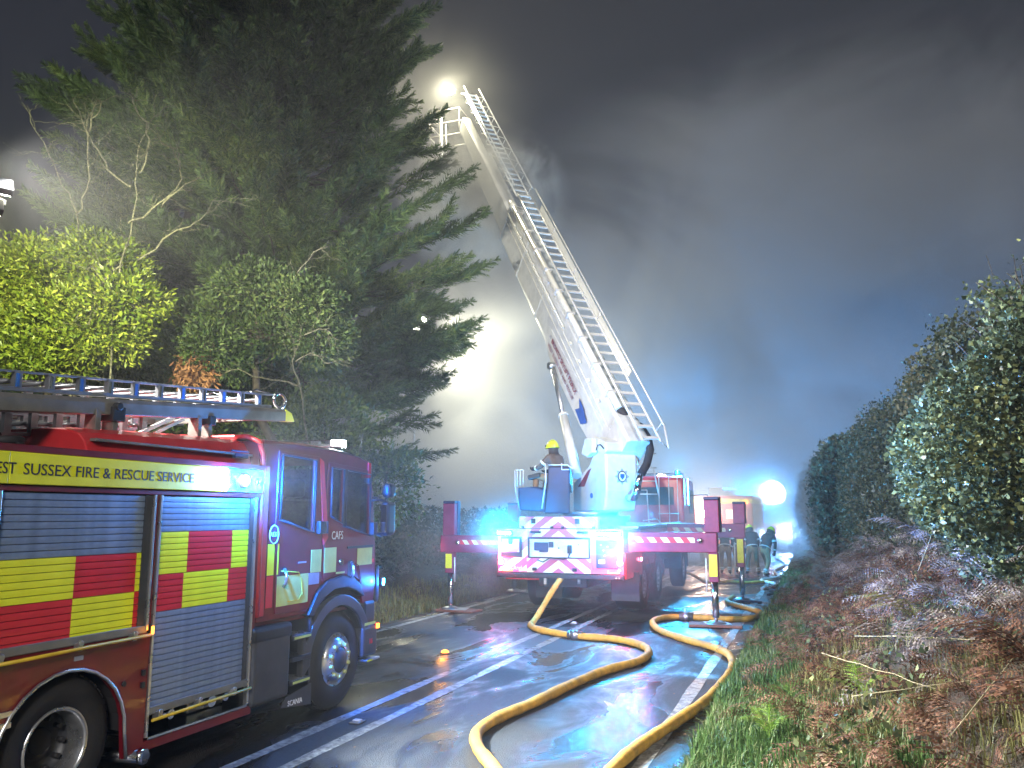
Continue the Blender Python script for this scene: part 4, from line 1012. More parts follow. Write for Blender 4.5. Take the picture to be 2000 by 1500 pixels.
outrigger(-6.15, -7.7, 20.6, 1.48, 1.81, -7.55, "second left outrigger beam", -1, 2.33)
lamp('POINT', (-7.7, 16.1, 1.35), .6, (1, .3, .4), .03)
# pads under the feet: loose, things of their own
for (x, y, w, d, lab, m_, rot) in ((-1.86, 15.82, .95, .5, "worn wooden spreader pad under the nearest right outrigger foot", "wood_pad", .1), (-7.30, 16.30, 1.05, .5, "reddish spreader pad under the left outrigger foot on the edge line", "wood_pad", -.12), (-1.74, 20.4, .85, .5, "dark spreader pad under the farther right outrigger foot", "grey_plastic", .1), (-7.5, 20.6, .85, .5, "dark spreader pad under the farther left outrigger foot", "grey_plastic", .0)):
    t = thing("spreader_pad", lab, "pad", (x, y, 0), "pads under the outrigger feet")
    MB().obox((x, y, .027), (w / 2 * math.cos(rot), w / 2 * math.sin(rot), 0), (-d / 2 * math.sin(rot), d / 2 * math.cos(rot), 0), (0, 0, .021)).build("board", m_, t, bevel=.008)
    MB().obox((x + .04, y, .055), (.22 * math.cos(rot + .3), .22 * math.sin(rot + .3), 0), (-.2 * math.sin(rot + .3), .2 * math.cos(rot + .3), 0), (0, 0, .006)).build("top_plate", "steel", t, bevel=.004)
# railings and gear on the deck
rlg = MB()
for a, b_ in (((-3.5, 17.6, 1.82), (-3.5, 22.6, 1.82)), ((-3.5, 19.5, 2.05), (-3.5, 22.5, 2.05)), ((-3.5, 17.6, 1.9), (-3.5, 19.3, 1.92)), ((-3.5, 19.3, 1.92), (-3.5, 19.7, 1.82))): rlg.tube([a, b_], .014, 6)
for y in (19.6, 21.0, 22.4): rlg.tube([(-3.5, y, 1.8), (-3.5, y, 3.0)], .012, 6)
rlg.tube([(-3.55, 18.5, 1.8), (-3.75, 19.4, 2.5), (-3.75, 19.4, 2.6), (-4.0, 19.4, 2.6)], .014, 6)
rlg.build("deck_rail", "lettering_white", at)
MB().box(-4.1, -3.98, 18.6, 18.66, 2.1, 2.55).build("deck_lamp", "lettering_white", at)
# cab of the aerial truck
cbm = MB(); CY0, CY1 = 23.6, 25.9
cbm.prism([(CY0, 1.0), (CY1, 1.0), (CY1 + .02, 2.0), (CY1 - .3, 3.02), (CY0 + .1, 3.12), (CY0, 3.05)], lambda a, b_: (AXR - .02, a, b_), (AXR - AXL - .04, 0, 0))
cab2 = cbm.build("cab", "red_paint", at, bevel=.06, seg=3)
MB().box(-3.515, -3.50, 24.6, 25.5, 2.05, 2.75).build("side_window", "cab_glass", cab2)
bw = MB().box(AXL + .3, AXR - .3, CY0 - .03, CY0 - .005, 2.3, 2.8).build("rear_window", "black_plastic", cab2)
MB().box(-6.0, -3.6, 24.0, 24.3, 3.13, 3.22).build("roof_light_bar", "lens_clear", cab2, bevel=.02)
a_ = MB().lathe((-3.75, 24.1, 3.14), (0, 0, 1), [(0, .09), (.12, .085), (.16, .05), (.17, 0)], 16).build("roof_beacon", "lens_blue", cab2); MB().ball((-3.75, 24.1, 3.22), .055, 0, 10).build("bulb", "glow_blue", a_)
MB().lathe((-4.25, 24.0, 3.12), (0, -1, 0), [(0, .08), (.03, .07), (.035, 0)], 14).build("rear_work_lamp", "glow_warm", cab2)
MB().box(-3.46, -3.44, 24.0, 24.04, 2.3, 3.05).build("cab_edge_light", "glow_blue", cab2)
lamp('POINT', (-3.70, 23.95, 3.45), 1100, (.02, .45, 1.0), .06); lamp('POINT', (-4.25, 23.8, 3.15), 30, (1, .85, .7), .06)
MB().tube([(-3.5, 25.5, 2.6), (-3.1, 25.6, 2.62), (-3.1, 25.6, 2.2)], .02, 6).box(-3.15, -3.02, 25.55, 25.68, 1.9, 2.5).build("mirror", "black_plastic", cab2, bevel=.02)

# ---- turret and boom (local frame: d boom heading, s to its right, z up)
AZ = math.radians(43)
hd_ = V(-math.sin(AZ), math.cos(AZ), 0); hs = V(math.cos(AZ), math.sin(AZ), 0)
C1 = V(-3.98, 16.30, 0)                         # near corner of the crest face
def tp(u, v, z): return C1 + hd_ * u + hs * v + V(0, 0, z)
MB().lathe((-4.55, 17.15, 1.78), (0, 0, 1), [(0, .75), (.1, .75), (.1, .85), (.22, .85), (.22, .6), (.3, .6)], 36).build("slew_ring", "steel", at)
tb = MB()
# rear column with crest face; tapering at the foot
W = .74
prof = [(.0, 3.22), (.0, 2.50), (.10, 2.10), (1.50, 2.10), (1.50, 2.70), (.75, 3.05), (.45, 3.4), (.25, 3.5)]
tb.prism(prof, lambda u, z: tp(u, W, z), hs * W)
turret = tb.build("turret", "boom_white", at, bevel=.05, seg=3)
MB().prism([(.62, 3.0), (.78, 2.95), (1.25, 2.62), (.95, 2.62)], lambda u, z: tp(u, -.004, z), hs * -.01).build("turret_recess", "lettering_maroon", turret)
MB().prism([(-.04, 3.50), (.35, 3.62), (.42, 3.35), (.1, 3.24), (-.05, 3.30)], lambda u, z: tp(u, W + .02, z), hs * (W + .04)).build("boom_foot", "boom_white", turret, bevel=.03)
MB().prism([(.30, 3.60), (.62, 3.62), (.80, 3.30), (.55, 3.22), (.30, 3.30)], lambda u, z: tp(u, -.03, z), hs * .12).build("pivot_bracket", "boom_white", turret, bevel=.02)
for z, u in ((2.42, .62), (3.36, .45)): MB().lathe(tp(u, -.005, z), -hs, [(0, .055), (.01, .055), (.012, .0)], 16).build("pivot_cap", "crest_blue", turret)
hk = MB(); hk.tube([tp(.3, -.06, 3.35), tp(.22, -.06, 3.45), tp(.12, -.05, 3.45), tp(.02, -.03, 3.36)], .012, 6).build("grab_hook", "black_plastic", turret)
# crest: eight-point star, disc, shield
cc = tp(-.002, .37, 2.80)
star = []
for k in range(16):
    a = 2 * PI * k / 16; r_ = .175 if k % 2 == 0 else .115
    star.append((r_ * math.sin(a), r_ * math.cos(a)))
to_c = lambda d: (lambda a, b_: cc + hs * a + V(0, 0, b_) - hd_ * d)
MB().prism(star, to_c(.006), hd_ * -.004).build("crest_star", "crest_grey", turret)
MB().prism([(.10 * math.cos(a), .115 * math.sin(a)) for a in [2 * PI * k / 24 for k in range(24)]], to_c(.011), hd_ * -.004).build("crest_wreath", "lettering_dark", turret)
MB().prism([(.08 * math.cos(a), .095 * math.sin(a)) for a in [2 * PI * k / 24 for k in range(24)]], to_c(.016), hd_ * -.004).build("crest_disc", "chevron_pale", turret)
MB().prism([(-.05, .05), (.05, .05), (.05, -.01), (0, -.07), (-.05, -.01)], to_c(.021), hd_ * -.004).build("crest_shield", "crest_blue", turret)

EL = math.radians(50.0)
Bo = V(-4.02, 17.30, 3.75)
bd_ = V(-math.cos(EL) * math.sin(AZ), math.cos(EL) * math.cos(AZ), math.sin(EL))
bs = hs
bn = V(math.sin(EL) * math.sin(AZ), -math.sin(EL) * math.cos(AZ), math.cos(EL))
def bp_(L_, s_, n_): return Bo + bd_ * L_ + bs * s_ + bn * n_
def bsec(L0, L1, s0, s1, prof0, prof1, name, lab=None, par=at):
    """boom section: cross-section given as (s, n) outline at both ends"""
    k = len(prof0)
    vs = [bp_(L0, a, b_) for a, b_ in prof0] + [bp_(L1, a, b_) for a, b_ in prof1]
    fs = [(j, (j + 1) % k, k + (j + 1) % k, k + j) for j in range(k)] + [tuple(reversed(range(k))), tuple(range(k, 2 * k))]
    return MB().add(vs, fs).build(name, "boom_white", par, bevel=.015, label=lab)
def cs(s0, s1, n0, n1, c=.1): return [(s0 + .02, n0), (s0, n0 + c), (s0, n1 - c * .4), (s0 + .07, n1), (s1 - .07, n1), (s1, n1 - c * .4), (s1, n0 + c), (s1 - .02, n0)]
boom = bsec(-.15, 8.8, 0, 0, cs(-.30, .24, -.58, .64), cs(-.28, .22, -.56, .52), "boom", "outer boom section with maker lettering")
# deepened plate at the foot of the boom
MB().prism([(-.2, .3), (-.15, -.5), (.9, -.62), (2.6, -.67), (3.2, -.66), (3.8, -.56), (3.8, -.1), (1.0, .05)], lambda L_, n_: bp_(L_, -.305, n_), bs * -.05).build("boom_side_plate", "boom_white", boom, bevel=.01)
for n_ in (.26, .08):
    MB().obox(bp_(4.35, -.300, n_), bd_ * 4.3, bs * .008, bn * .012).build("boom_rib", "cream_pipe", boom)
bsec(8.8, 12.6, 0, 0, cs(-.25, .17, -.46, .34), cs(-.25, .17, -.42, .32), "second_boom_section", None, boom)
bsec(12.6, 15.4, 0, 0, cs(-.20, .12, -.32, .24), cs(-.20, .12, -.28, .22), "third_boom_section", None, boom)
bsec(-.85, -.155, 0, 0, cs(-.30, .26, -.02, .66), cs(-.30, .26, -.30, .66), 'boom_heel', None, boom)
# bands on the sections
for L_ in (8.7, 6.8, 4.9): MB().obox(bp_(L_, -.03, .0), bd_ * .035, bs * .268, bn * .575).build("boom_collar", "boom_white", boom, bevel=.01)
# lettering on the side (reads downwards along the boom)
text("BRONTO SKYLIFT F32RLX", .165, bp_(3.45, -.362, -.24), -bd_, bn, "lettering_maroon", boom, name="boom_lettering", xs=1.02, bold=.004)
text("A", .15, bp_(3.62, -.362, -.22), -bd_, bn, "crest_grey", boom, name="boom_lettering")
text("WEST SUSSEX FIRE AND RESCUE", .13, bp_(3.55, -.362, -.43), -bd_, bn, "lettering_maroon", boom, name="boom_lettering", xs=1.08)
MB().prism([(1.30, -.15), (1.02, -.16), (.62, -.28), (.80, -.50), (1.25, -.46), (1.12, -.3)], lambda L_, n_: bp_(L_, -.362, n_), bs * -.003).build("boom_emblem", "crest_blue", boom)
# water pipe along the top left edge
wp = MB().tube([bp_(-.0, -.20, .74), bp_(8.6, -.25, .60)], .078, 12).tube([bp_(8.5, -.25, .60), bp_(8.85, -.25, .59)], [.10, .09], 12).build("water_pipe", "cream_pipe", boom)
for k in range(9): MB().obox(bp_(.5 + k * .95, -.22, .72 - .012 * k), bd_ * .03, bs * .1, bn * .09).build("pipe_clip", "boom_white", wp)
cbk = MB()
for k in range(12): cbk.obox(bp_(.6 + k * .66, -.36, .42), bd_ * .05, bs * .03, bn * .012)
cbk.tube([bp_(3.2, -.335, .40), bp_(8.6, -.335, .36)], .018, 6)
cbk.build("cable_tray", "cream_pipe", boom)
# ladder on top of the boom: stringers, rungs, side trusses
S0, S1 = -.06, .36
def ladder_run(L0, L1, n_, h, both, pitch=.34):
    st = MB()
    for s_ in (S0, S1): st.tube([bp_(L0, s_, n_), bp_(L1, s_, n_)], .028, 6)
    st.build("ladder_stringer", "boom_white", boom)
    L_ = L0 + .1
    while L_ < L1:
        MB().obox(bp_(L_, (S0 + S1) / 2, n_), bd_ * .035, bs * (S1 - S0) / 2, bn * .015).build("rung", "boom_white", boom)
        L_ += pitch
    for s_ in ((S1,) if not both else (S0 - .14, S1)):
        tr = MB(); tr.tube([bp_(L0 + .2, s_ + .04, n_ + h), bp_(L1, s_ + .04, n_ + h)], .020, 6)
        L_ = L0 + .3; k = 0
        while L_ < L1 - .3:
            tr.tube([bp_(L_, s_, n_), bp_(L_, s_ + .04, n_ + h)], .014, 5)
            if both or L_ > 7.5: tr.tube([bp_(L_, s_ + .04, n_ + h), bp_(min(L_ + .66, L1), s_, n_)], .011, 5)
            L_ += .78 if (both or L_ > 7.5) else 1.9
            k += 1
        tr.build("side_rail", "boom_white", boom)
ladder_run(-1.0, 9.0, .80, .26, False)
ladder_run(9.0, 16.3, .72, .24, True)
# solid walkway plate beside the ladder
MB().obox(bp_(4.6, .40, .90), bd_ * 3.6, bs * .012, bn * .09).build("walkway_plate", "cream_pipe", boom)
MB().prism([(-.9, .72), (-.9, 1.02), (-1.25, 1.0), (-1.45, .74)], lambda L_, n_: bp_(L_, .44, n_), bs * .02).build("ladder_foot", "boom_white", boom) if False else None
MB().tube([bp_(-.8, .40, 1.06), bp_(-1.25, .40, .86), bp_(-1.0, .36, .80)], .022, 6).build("ladder_foot_rail", "boom_white", boom)
# lower access ladder on the turret
al = MB()
for u, v in ((.10, W + .05), (.05, W + .42)): al.tube([tp(u, v, 3.7 if v < 1 else 3.0), tp(u, v + (.0 if v < 1 else .12), 2.42)], .018, 6)
for z in (2.45, 2.72, 3.0, 3.3): al.tube([tp(.1, W + .05, z), tp(.05, W + .50, z)], .014, 6)
al.build("access_ladder", "boom_white", turret)
# flexible hose from the pipe down to the turret
fp = [bp_(.05, -.20, .74)] + [V(x * 17.1 / 17, 17.1 - .1 * k, z) for k, (x, z) in enumerate([(-3.62, 4.0), (-3.36, 3.85), (-3.2, 3.6), (-3.14, 3.35), (-3.2, 3.05), (-3.3, 2.85)])]
MB().tube(fp, .085, 12).build("supply_hose", "rubber", turret)
MB().tube([V(-3.32, 16.45, 2.84), V(-3.36, 16.4, 2.6)], .075, 14).tube([V(-3.36, 16.4, 2.6), V(-3.38, 16.4, 2.48), V(-3.46, 16.5, 2.38), V(-3.6, 16.6, 2.36)], .085, 12).build("supply_elbow", "chrome", turret)
# lift ram
r0 = V(-4.79 * 1.0, 17.0, 2.85); r1 = bp_(2.95, -.36, -.60); mid = r0.lerp(r1, .52)
MB().cyl(r0, mid, .11, 18).cyl(mid - (mid - r0).normalized() * .05, mid, .125, 18).build("ram_cylinder", "boom_white", turret)
MB().cyl(mid, r1, .055, 14).build("ram_rod", "steel", turret)
MB().cyl(r1 - bs * .1, r1 + bs * .1, .09, 12).build("ram_pin", "steel", turret)
# operator seat and screens beside the turret
sx, sy = -5.45, 16.7
seat = MB(); seat.prism([(-5.40, 2.05), (-4.84, 2.05), (-4.82, 3.03), (-5.30, 3.04), (-5.34, 2.6)], lambda x, z: (x, 16.55, z), (0, -.06, 0)).build("operator_screen", "seat_blue", turret, bevel=.03)
MB().prism([(-5.98, 2.12), (-5.38, 2.08), (-5.34, 2.56), (-5.62, 2.62), (-6.02, 2.60)], lambda x, z: (x, 16.62, z), (0, -.5, 0)).build("operator_tub", "seat_blue", turret, bevel=.04)
MB().box(-5.50, -5.05, 16.9, 17.4, 2.45, 2.56).box(-5.1, -5.0, 16.9, 17.4, 2.5, 3.05).build("operator_seat", "black_plastic", turret, bevel=.03)
sr = MB()
for x in (-6.12, -6.07, -6.0, -5.93): sr.tube([(x, 16.75, 2.98), (x, 16.75, 2.62)], .010, 5)
sr.tube([(-6.12, 16.75, 2.98), (-5.93, 16.75, 2.99)], .012, 5).tube([(-6.12, 16.75, 2.98), (-6.12, 16.75, 2.62), (-6.0, 16.75, 2.1)], .012, 5)
sr.tube([(-5.28, 16.5, 3.07), (-4.86, 16.5, 3.06), (-4.75, 16.5, 2.98)], .014, 5).tube([(-5.33, 16.48, 3.1), (-5.33, 16.48, 2.7), (-5.42, 16.48, 2.15)], .016, 5).tube([(-4.98, 16.5, 3.1), (-4.98, 16.5, 2.96), (-4.82, 16.5, 2.96)], .012, 5)
sr.build("seat_rail", "lettering_white", turret)
# cage at the boom tip and its floodlight
cg = MB(); T = bp_(16.9, 0, .1)
for a, b_ in (((-.6, -.6), (.6, -.6)), ((.6, -.6), (.6, .3)), ((.6, .3), (-.6, .3)), ((-.6, .3), (-.6, -.6))):
    for z in (-1.0, -.5, .0): cg.tube([T + V(a[0] - .7, a[1] + .9, z), T + V(b_[0] - .7, b_[1] + .9, z)], .02, 5)
    cg.tube([T + V(a[0] - .7, a[1] + .9, -1.0), T + V(a[0] - .7, a[1] + .9, 0)], .02, 5)
cg.build("rescue_cage", "gantry_metal", boom)
FL = bp_(17.3, -.22, .30)
fl_ = MB().obox(FL, V(.13, 0, 0), V(0, .05, 0), V(0, 0, .10)).build("boom_floodlight", "black_plastic", boom, bevel=.02, label="glaring floodlight at the top of the boom")
MB().ball(FL - V(0, .12, .05), .095, 0, 14).build("lens", "glow_warm", fl_)
FLOOD = FL
# ================================================================== PEOPLE
def skin_body(name, J, E, mats, assign, parent, levels=1):
    """one continuous body: J joint -> (x,y,z,rx,ry); E edges; the skin modifier grows the surface"""
    me = bpy.data.meshes.new("tmp_body"); names = list(J); idx = {n: i for i, n in enumerate(names)}
    me.from_pydata([J[n][:3] for n in names], [(idx[a], idx[b_]) for a, b_ in E], [])
    ob = bpy.data.objects.new("tmp_body", me); COL.objects.link(ob)
    md = ob.modifiers.new("skin", 'SKIN'); md.use_smooth_shade = True
    if not me.skin_vertices:
        bm = bmesh.new(); bm.from_mesh(me); bm.verts.layers.skin.verify(); bm.to_mesh(me); bm.free()
    for i, n in enumerate(names):
        me.skin_vertices[0].data[i].radius = (J[n][3], J[n][4]); me.skin_vertices[0].data[i].use_root = (n == "pelvis")
    sb = ob.modifiers.new("sub", 'SUBSURF'); sb.levels = levels
    dg = bpy.context.evaluated_depsgraph_get()
    m2 = bpy.data.meshes.new_from_object(ob.evaluated_get(dg))
    bpy.data.objects.remove(ob)
    segs = [(Vector(J[a][:3]), Vector(J[b_][:3]), (a, b_)) for a, b_ in E]
    m2.materials.clear()
    for m_ in mats: m2.materials.append(MATS[m_])
    for p in m2.polygons:
        c = p.center; best = None
        for a, b_, k in segs:
            d = b_ - a; t_ = max(0, min(1, (c - a).dot(d) / max(1e-9, d.length_squared))); q = (a + d * t_ - c).length
            if best is None or q < best[0]: best = (q, k, t_)
        p.material_index = assign(best[1], best[2]); p.use_smooth = True
    m2.name = name
    return link(name, m2, parent)
EDGES = [("pelvis", "belly"), ("belly", "chest"), ("chest", "neck"), ("neck", "head"), ("head", "crown"),
         ("chest", "shL"), ("shL", "elL"), ("elL", "wrL"), ("chest", "shR"), ("shR", "elR"), ("elR", "wrR"),
         ("pelvis", "hipL"), ("hipL", "knL"), ("knL", "anL"), ("anL", "toL"), ("pelvis", "hipR"), ("hipR", "knR"), ("knR", "anR"), ("anR", "toR")]
RAD = dict(pelvis=(.16, .13), belly=(.155, .125), chest=(.18, .13), neck=(.065, .065), head=(.09, .10), crown=(.07, .08), sh=(.085, .085), el=(.058, .058), wr=(.042, .042),
           hip=(.115, .115), kn=(.078, .078), an=(.055, .055), to=(.045, .04))
def make_person(label, loc, heading, P, jacket, trousers, group=None):
    t = thing("person", label, "firefighter", loc, group); OFF[t.name] = Vector((0, 0, 0))
    t.rotation_euler = (0, 0, heading)
    J = {k: (*v, *RAD.get(k, RAD.get(k[:2], RAD.get(k[:3])))) for k, v in P.items()}
    if True:
        def assign(e, q):
            s_ = "".join(e)
            if "head" in e or "crown" in e or ("neck" in e and "head" in e): return 2
            if "hip" in s_ or "kn" in s_ or "an" in s_[:2]: return 3 if e[1][:2] == "to" else 1
            if e[1][:2] == "to": return 3
            return 0
        body = skin_body("body", J, EDGES, [jacket, trousers, "skin", "rubber"], assign, t)
    Pv = {k: Vector(v) for k, v in P.items()}
    up = (Pv["crown"] - Pv["head"]).normalized()
    hc = Pv["head"] + up * .035
    # helmet: shell with brim, comb and neck curtain
    f = Vector((0, 1, 0)); f = (f - up * f.dot(up)).normalized() if abs(up.y) < .95 else Vector((0, 0, 1))
    r_ = f.cross(up)
    hm = MB()
    rings = 7; n = 18; vs = []
    for i in range(rings + 1):
        th = (PI / 2) * i / rings
        for k in range(n):
            a = 2 * PI * k / n
            rr = .142 * math.cos(th) ** .85 if i < rings else 0.001
            vs.append(hc + (r_ * math.cos(a) * .92 + f * math.sin(a) * 1.12) * rr + up * (.155 * math.sin(th) - .005))
    hm.add(vs, [(i * n + k, i * n + (k + 1) % n, (i + 1) * n + (k + 1) % n, (i + 1) * n + k) for i in range(rings) for k in range(n)], 0, True)
    hm.tube([hc + (r_ * math.cos(a) * .93 + f * math.sin(a) * 1.14) * .145 - up * .005 for a in [2 * PI * k / 20 for k in range(21)]], .012, 6)
    hm.tube([hc + f * math.cos(a) * .155 + up * (.165 * math.sin(a)) for a in [PI * k / 10 for k in range(1, 10)]], .012, 6)
    hl = hm.build("helmet", "helmet_yellow", t)
    cu = MB(); vs = []
    for zz, rr in ((.0, .135), (-.07, .125), (-.15, .14)):
        for k in range(11):
            a = PI + PI * k / 10
            vs.append(hc + (r_ * math.cos(a) * .95 + f * math.sin(a) * 1.05) * rr + up * zz)
    cu.add(vs, [(i * 11 + k, i * 11 + k + 1, (i + 1) * 11 + k + 1, (i + 1) * 11 + k) for i in range(2) for k in range(10)], 0, True)
    cu.build("neck_curtain", "kit_dark", hl)
    MB().obox(hc + f * .15 + up * .04, r_ * .07, up * .025, f * .006).build("visor", "black_plastic", hl, bevel=.005)
    # face: nose, eyes, mouth, ears
    fc = MB(); hc0 = Pv["head"]
    fc.ball(hc0 + f * .100 - up * .01, .020, 0, 8); fc.ball(hc0 + r_ * .088, .022, 0, 8, (.5, 1, 1)).ball(hc0 - r_ * .088, .022, 0, 8, (.5, 1, 1)); fc.build("nose_and_ears", "skin", t)
    ey = MB()
    for s_ in (-1, 1): ey.ball(hc0 + f * .092 + r_ * s_ * .033 + up * .02, .011, 0, 8)
    ey.obox(hc0 + f * .098 - up * .045, r_ * .025, up * .004, f * .004); ey.build("eyes_and_mouth", "kit_dark", t)
    # reflective bands
    bd2 = MB()
    def ring(a, b_, q, r, w=.028):
        p = Pv[a].lerp(Pv[b_], q); d = (Pv[b_] - Pv[a]).normalized(); bd2.lathe(p - d * w, d, [(0, r), (0, r + .008), (2 * w, r + .008), (2 * w, r)], 14)
    for s_ in "LR":
        ring("kn" + s_, "an" + s_, .72, .074); ring("kn" + s_, "an" + s_, .88, .070, .015)
        ring("el" + s_, "wr" + s_, .55, .058); ring("sh" + s_, "el" + s_, .55, .080)
    d = (Pv["belly"] - Pv["pelvis"]).normalized()
    q = Pv["pelvis"].lerp(Pv["belly"], .35); rr_ = V(1, 0, 0); ff_ = d.cross(rr_).normalized()
    bd2.tube([q + rr_ * .185 * math.cos(a) + ff_ * .155 * math.sin(a) for a in [2 * PI * k / 20 for k in range(21)]], .016, 6)
    bd2.build("reflective_band", "band_silver", t)
    # gloves: palm, four curled fingers and a thumb
    for s_, sg in (("L", -1), ("R", 1)):
        w_, e_ = Pv["wr" + s_], Pv["el" + s_]; dd = (w_ - e_).normalized(); side_ = dd.cross(V(0, 0, 1))
        side_ = side_.normalized() if side_.length > .1 else V(1, 0, 0); pn = dd.cross(side_).normalized()
        g = MB(); g.tube([w_ - dd * .02, w_ + dd * .03, w_ + dd * .09], [.040, .046, .040], 10)
        for k, ln_ in enumerate((.062, .072, .068, .052)):
            b0 = w_ + dd * .085 + side_ * (-.033 + .022 * k)
            g.tube([b0, b0 + dd * ln_ * .5 - pn * .008, b0 + dd * ln_ * .8 - pn * .035, b0 + dd * ln_ * .75 - pn * .055], [.0115, .011, .010, .008], 6)
        b0 = w_ + dd * .03 - side_ * .042
        g.tube([b0, b0 + dd * .035 - side_ * .02, b0 + dd * .06 - side_ * .015 - pn * .02], [.014, .013, .010], 6)
        g.build("glove", "kit_glove", t)
    return t
# seated operator: faces image-left, half turned away; hands on the control levers
seated = dict(pelvis=(0, 0, .12), belly=(0, .03, .28), chest=(0, .07, .48), neck=(0, .10, .66), head=(0, .13, .76), crown=(0, .135, .86),
              shL=(-.20, .08, .56), elL=(-.27, .26, .36), wrL=(-.20, .48, .34), shR=(.20, .08, .56), elR=(.29, .22, .34), wrR=(.22, .46, .30),
              hipL=(-.11, .04, .10), knL=(-.16, .46, .17), anL=(-.16, .52, -.24), toL=(-.17, .68, -.30), hipR=(.11, .04, .10), knR=(.16, .46, .17), anR=(.16, .52, -.24), toR=(.17, .68, -.30))
make_person("firefighter in yellow helmet seated at the controls beside the white turret", (-5.22, 16.95, 2.68), math.radians(66), seated, "kit_brown", "kit_tan")
tb_ = MB(); tb_.obox((-5.72, 17.0, 2.85), (.14, 0, .03), (0, .16, 0), (-.01, 0, .05)); 
tb_.build("control_desk", "black_plastic", turret, bevel=.02)
def standing(lean=.2, st=.12, arm=0.0, bend=0.0):
    h = .92 - bend * .1
    c, s_ = math.cos(lean), math.sin(lean)
    up = lambda t_, x=0, y=0: (x, t_ * s_ + y * c, h + t_ * c - y * s_)
    return dict(pelvis=(0, 0, h), belly=up(.17), chest=up(.38), neck=up(.56), head=up(.66, 0, .03), crown=up(.76, 0, .04),
                shL=up(.48, -.2), elL=up(.22, -.27, .10 + arm), wrL=up(.06, -.2, .28 + arm), shR=up(.48, .2), elR=up(.22, .27, .10 + arm), wrR=up(.04, .2, .26 + arm),
                hipL=(-.11, 0, h - .04), knL=(-.13, .05 + st * .6 + bend * .2, .48), anL=(-.13, st, .10), toL=(-.15, st + .18, .045),
                hipR=(.11, 0, h - .04), knR=(.13, .05 - st * .4 + bend * .2, .48), anR=(.13, -st, .10), toR=(.15, -st + .18, .045))
crew = [(-3.02, 29.3, .10, .35, .15, .10, "firefighter in tan trousers directly right of the near outrigger jack, back to camera"),
        (-2.62, 29.6, -.3, .5, .10, .25, "firefighter in tan trousers between the two outrigger jacks, leaning forward"),
        (-2.10, 29.2, .35, .4, .18, .15, "firefighter in tan trousers just right of the farther outrigger jack"),
        (-1.68, 28.6, -.6, .55, .22, .30, "rightmost firefighter of the crew, bent forward in tan trousers near the glare")]
for x, y, hd, lean, st, bend, lab in crew:
    make_person(lab, (x, y, 0), hd, standing(lean, st, .02, bend), "kit_dark", "kit_tan", "crew bending over hoses beyond the outriggers")

# ================================================================== HOSES
def smooth_path(P, n=6):
    P = [Vector(p) for p in P]; out = []
    for i in range(len(P) - 1):
        p0, p1, p2, p3 = P[max(i - 1, 0)], P[i], P[i + 1], P[min(i + 2, len(P) - 1)]
        for k in range(n):
            t_ = k / n
            out.append(.5 * ((2 * p1) + (p2 - p0) * t_ + (2 * p0 - 5 * p1 + 4 * p2 - p3) * t_ * t_ + (3 * p1 - p0 - 3 * p2 + p3) * t_ ** 3))
    return out + [P[-1]]
def hose(pts, r, name, label, m_="hose_yellow", n=7):
    t = thing(name, label, "hose", tuple(pts[0]))
    P = smooth_path(pts, n)
    rr = [r * (1 + .05 * math.sin(i * 1.7) + .04 * math.sin(i * .61 + 1)) for i in range(len(P))]
    MB().tube(P, rr, 14).build("hose_body", m_, t)
    # woven seam rings every so often
    cp = MB()
    return t, P, cp
R_ = .055
A = [(-4.72, 15.72, .86), (-4.80, 15.5, .70), (-4.95, 15.35, .42), (-5.05, 15.15, .18), (-5.06, 14.85, .06), (-4.92, 14.3, .057), (-4.53, 13.82, .057), (-3.87, 13.45, .057), (-3.15, 13.3, .057), (-2.64, 12.85, .057), (-2.40, 12.25, .057), (-2.40, 11.49, .057),
     (-2.66, 10.67, .057), (-2.84, 9.6, .057), (-2.95, 8.6, .057), (-3.07, 7.85, .057), (-3.04, 7.3, .057), (-2.84, 6.85, .057), (-2.56, 6.45, .057), (-2.2, 5.9, .057), (-1.9, 5.0, .057), (-1.7, 3.8, .057), (-1.6, 2, .057)]
t, P, _ = hose(A, R_, "fire_hose", "thick yellow hose running from the aerial truck's tail across the road")
B = [(-2.0, 20.8, .057), (-2.02, 20.3, .057), (-2.02, 19.69, .057), (-1.76, 19.05, .057), (-1.32, 18.2, .057), (-1.16, 17.5, .057), (-1.38, 16.65, .057), (-1.92, 16.5, .06), (-2.5, 16.54, .06), (-2.86, 16.35, .057), (-2.98, 15.64, .057), (-2.64, 14.54, .057),
     (-2.07, 13.65, .057), (-1.58, 13.03, .057), (-1.28, 12.35, .07), (-1.14, 11.4, .07), (-1.16, 10.3, .062), (-1.24, 9.3, .057), (-1.40, 8.3, .057), (-1.53, 7.55, .057), (-1.62, 6.73, .057), (-1.62, 5.5, .057), (-1.5, 4, .057), (-1.3, 2, .057)]
t, P, _ = hose(B, R_, "fire_hose", "thick yellow hose winding round the near right jack and along the grass verge")
def coupling(t_, a, b_):
    a, b_ = Vector(a), Vector(b_); m_ = (a + b_) / 2; d = (b_ - a).normalized(); c_ = MB()
    c_.cyl(a, b_, .066, 18).cyl(m_ - d * .06, m_ + d * .06, .080, 18).cyl(m_ - d * .075, m_ - d * .065, .088, 18).cyl(m_ + d * .065, m_ + d * .075, .088, 18)
    c_.build('hose_coupling', 'alloy', t_)
coupling(bpy.data.objects['fire_hose'], (-3.98, 13.48, .064), (-3.72, 13.43, .064))
cpl = MB()
cpl.cyl((-2.62, 16.53, .06), (-2.36, 16.54, .06), .075, 16).cyl((-2.56, 16.53, .06), (-2.42, 16.54, .06), .088, 16).box(-2.53, -2.50, 16.52, 16.56, .06, .22)
cpl.build("hose_coupling", "alloy", t)
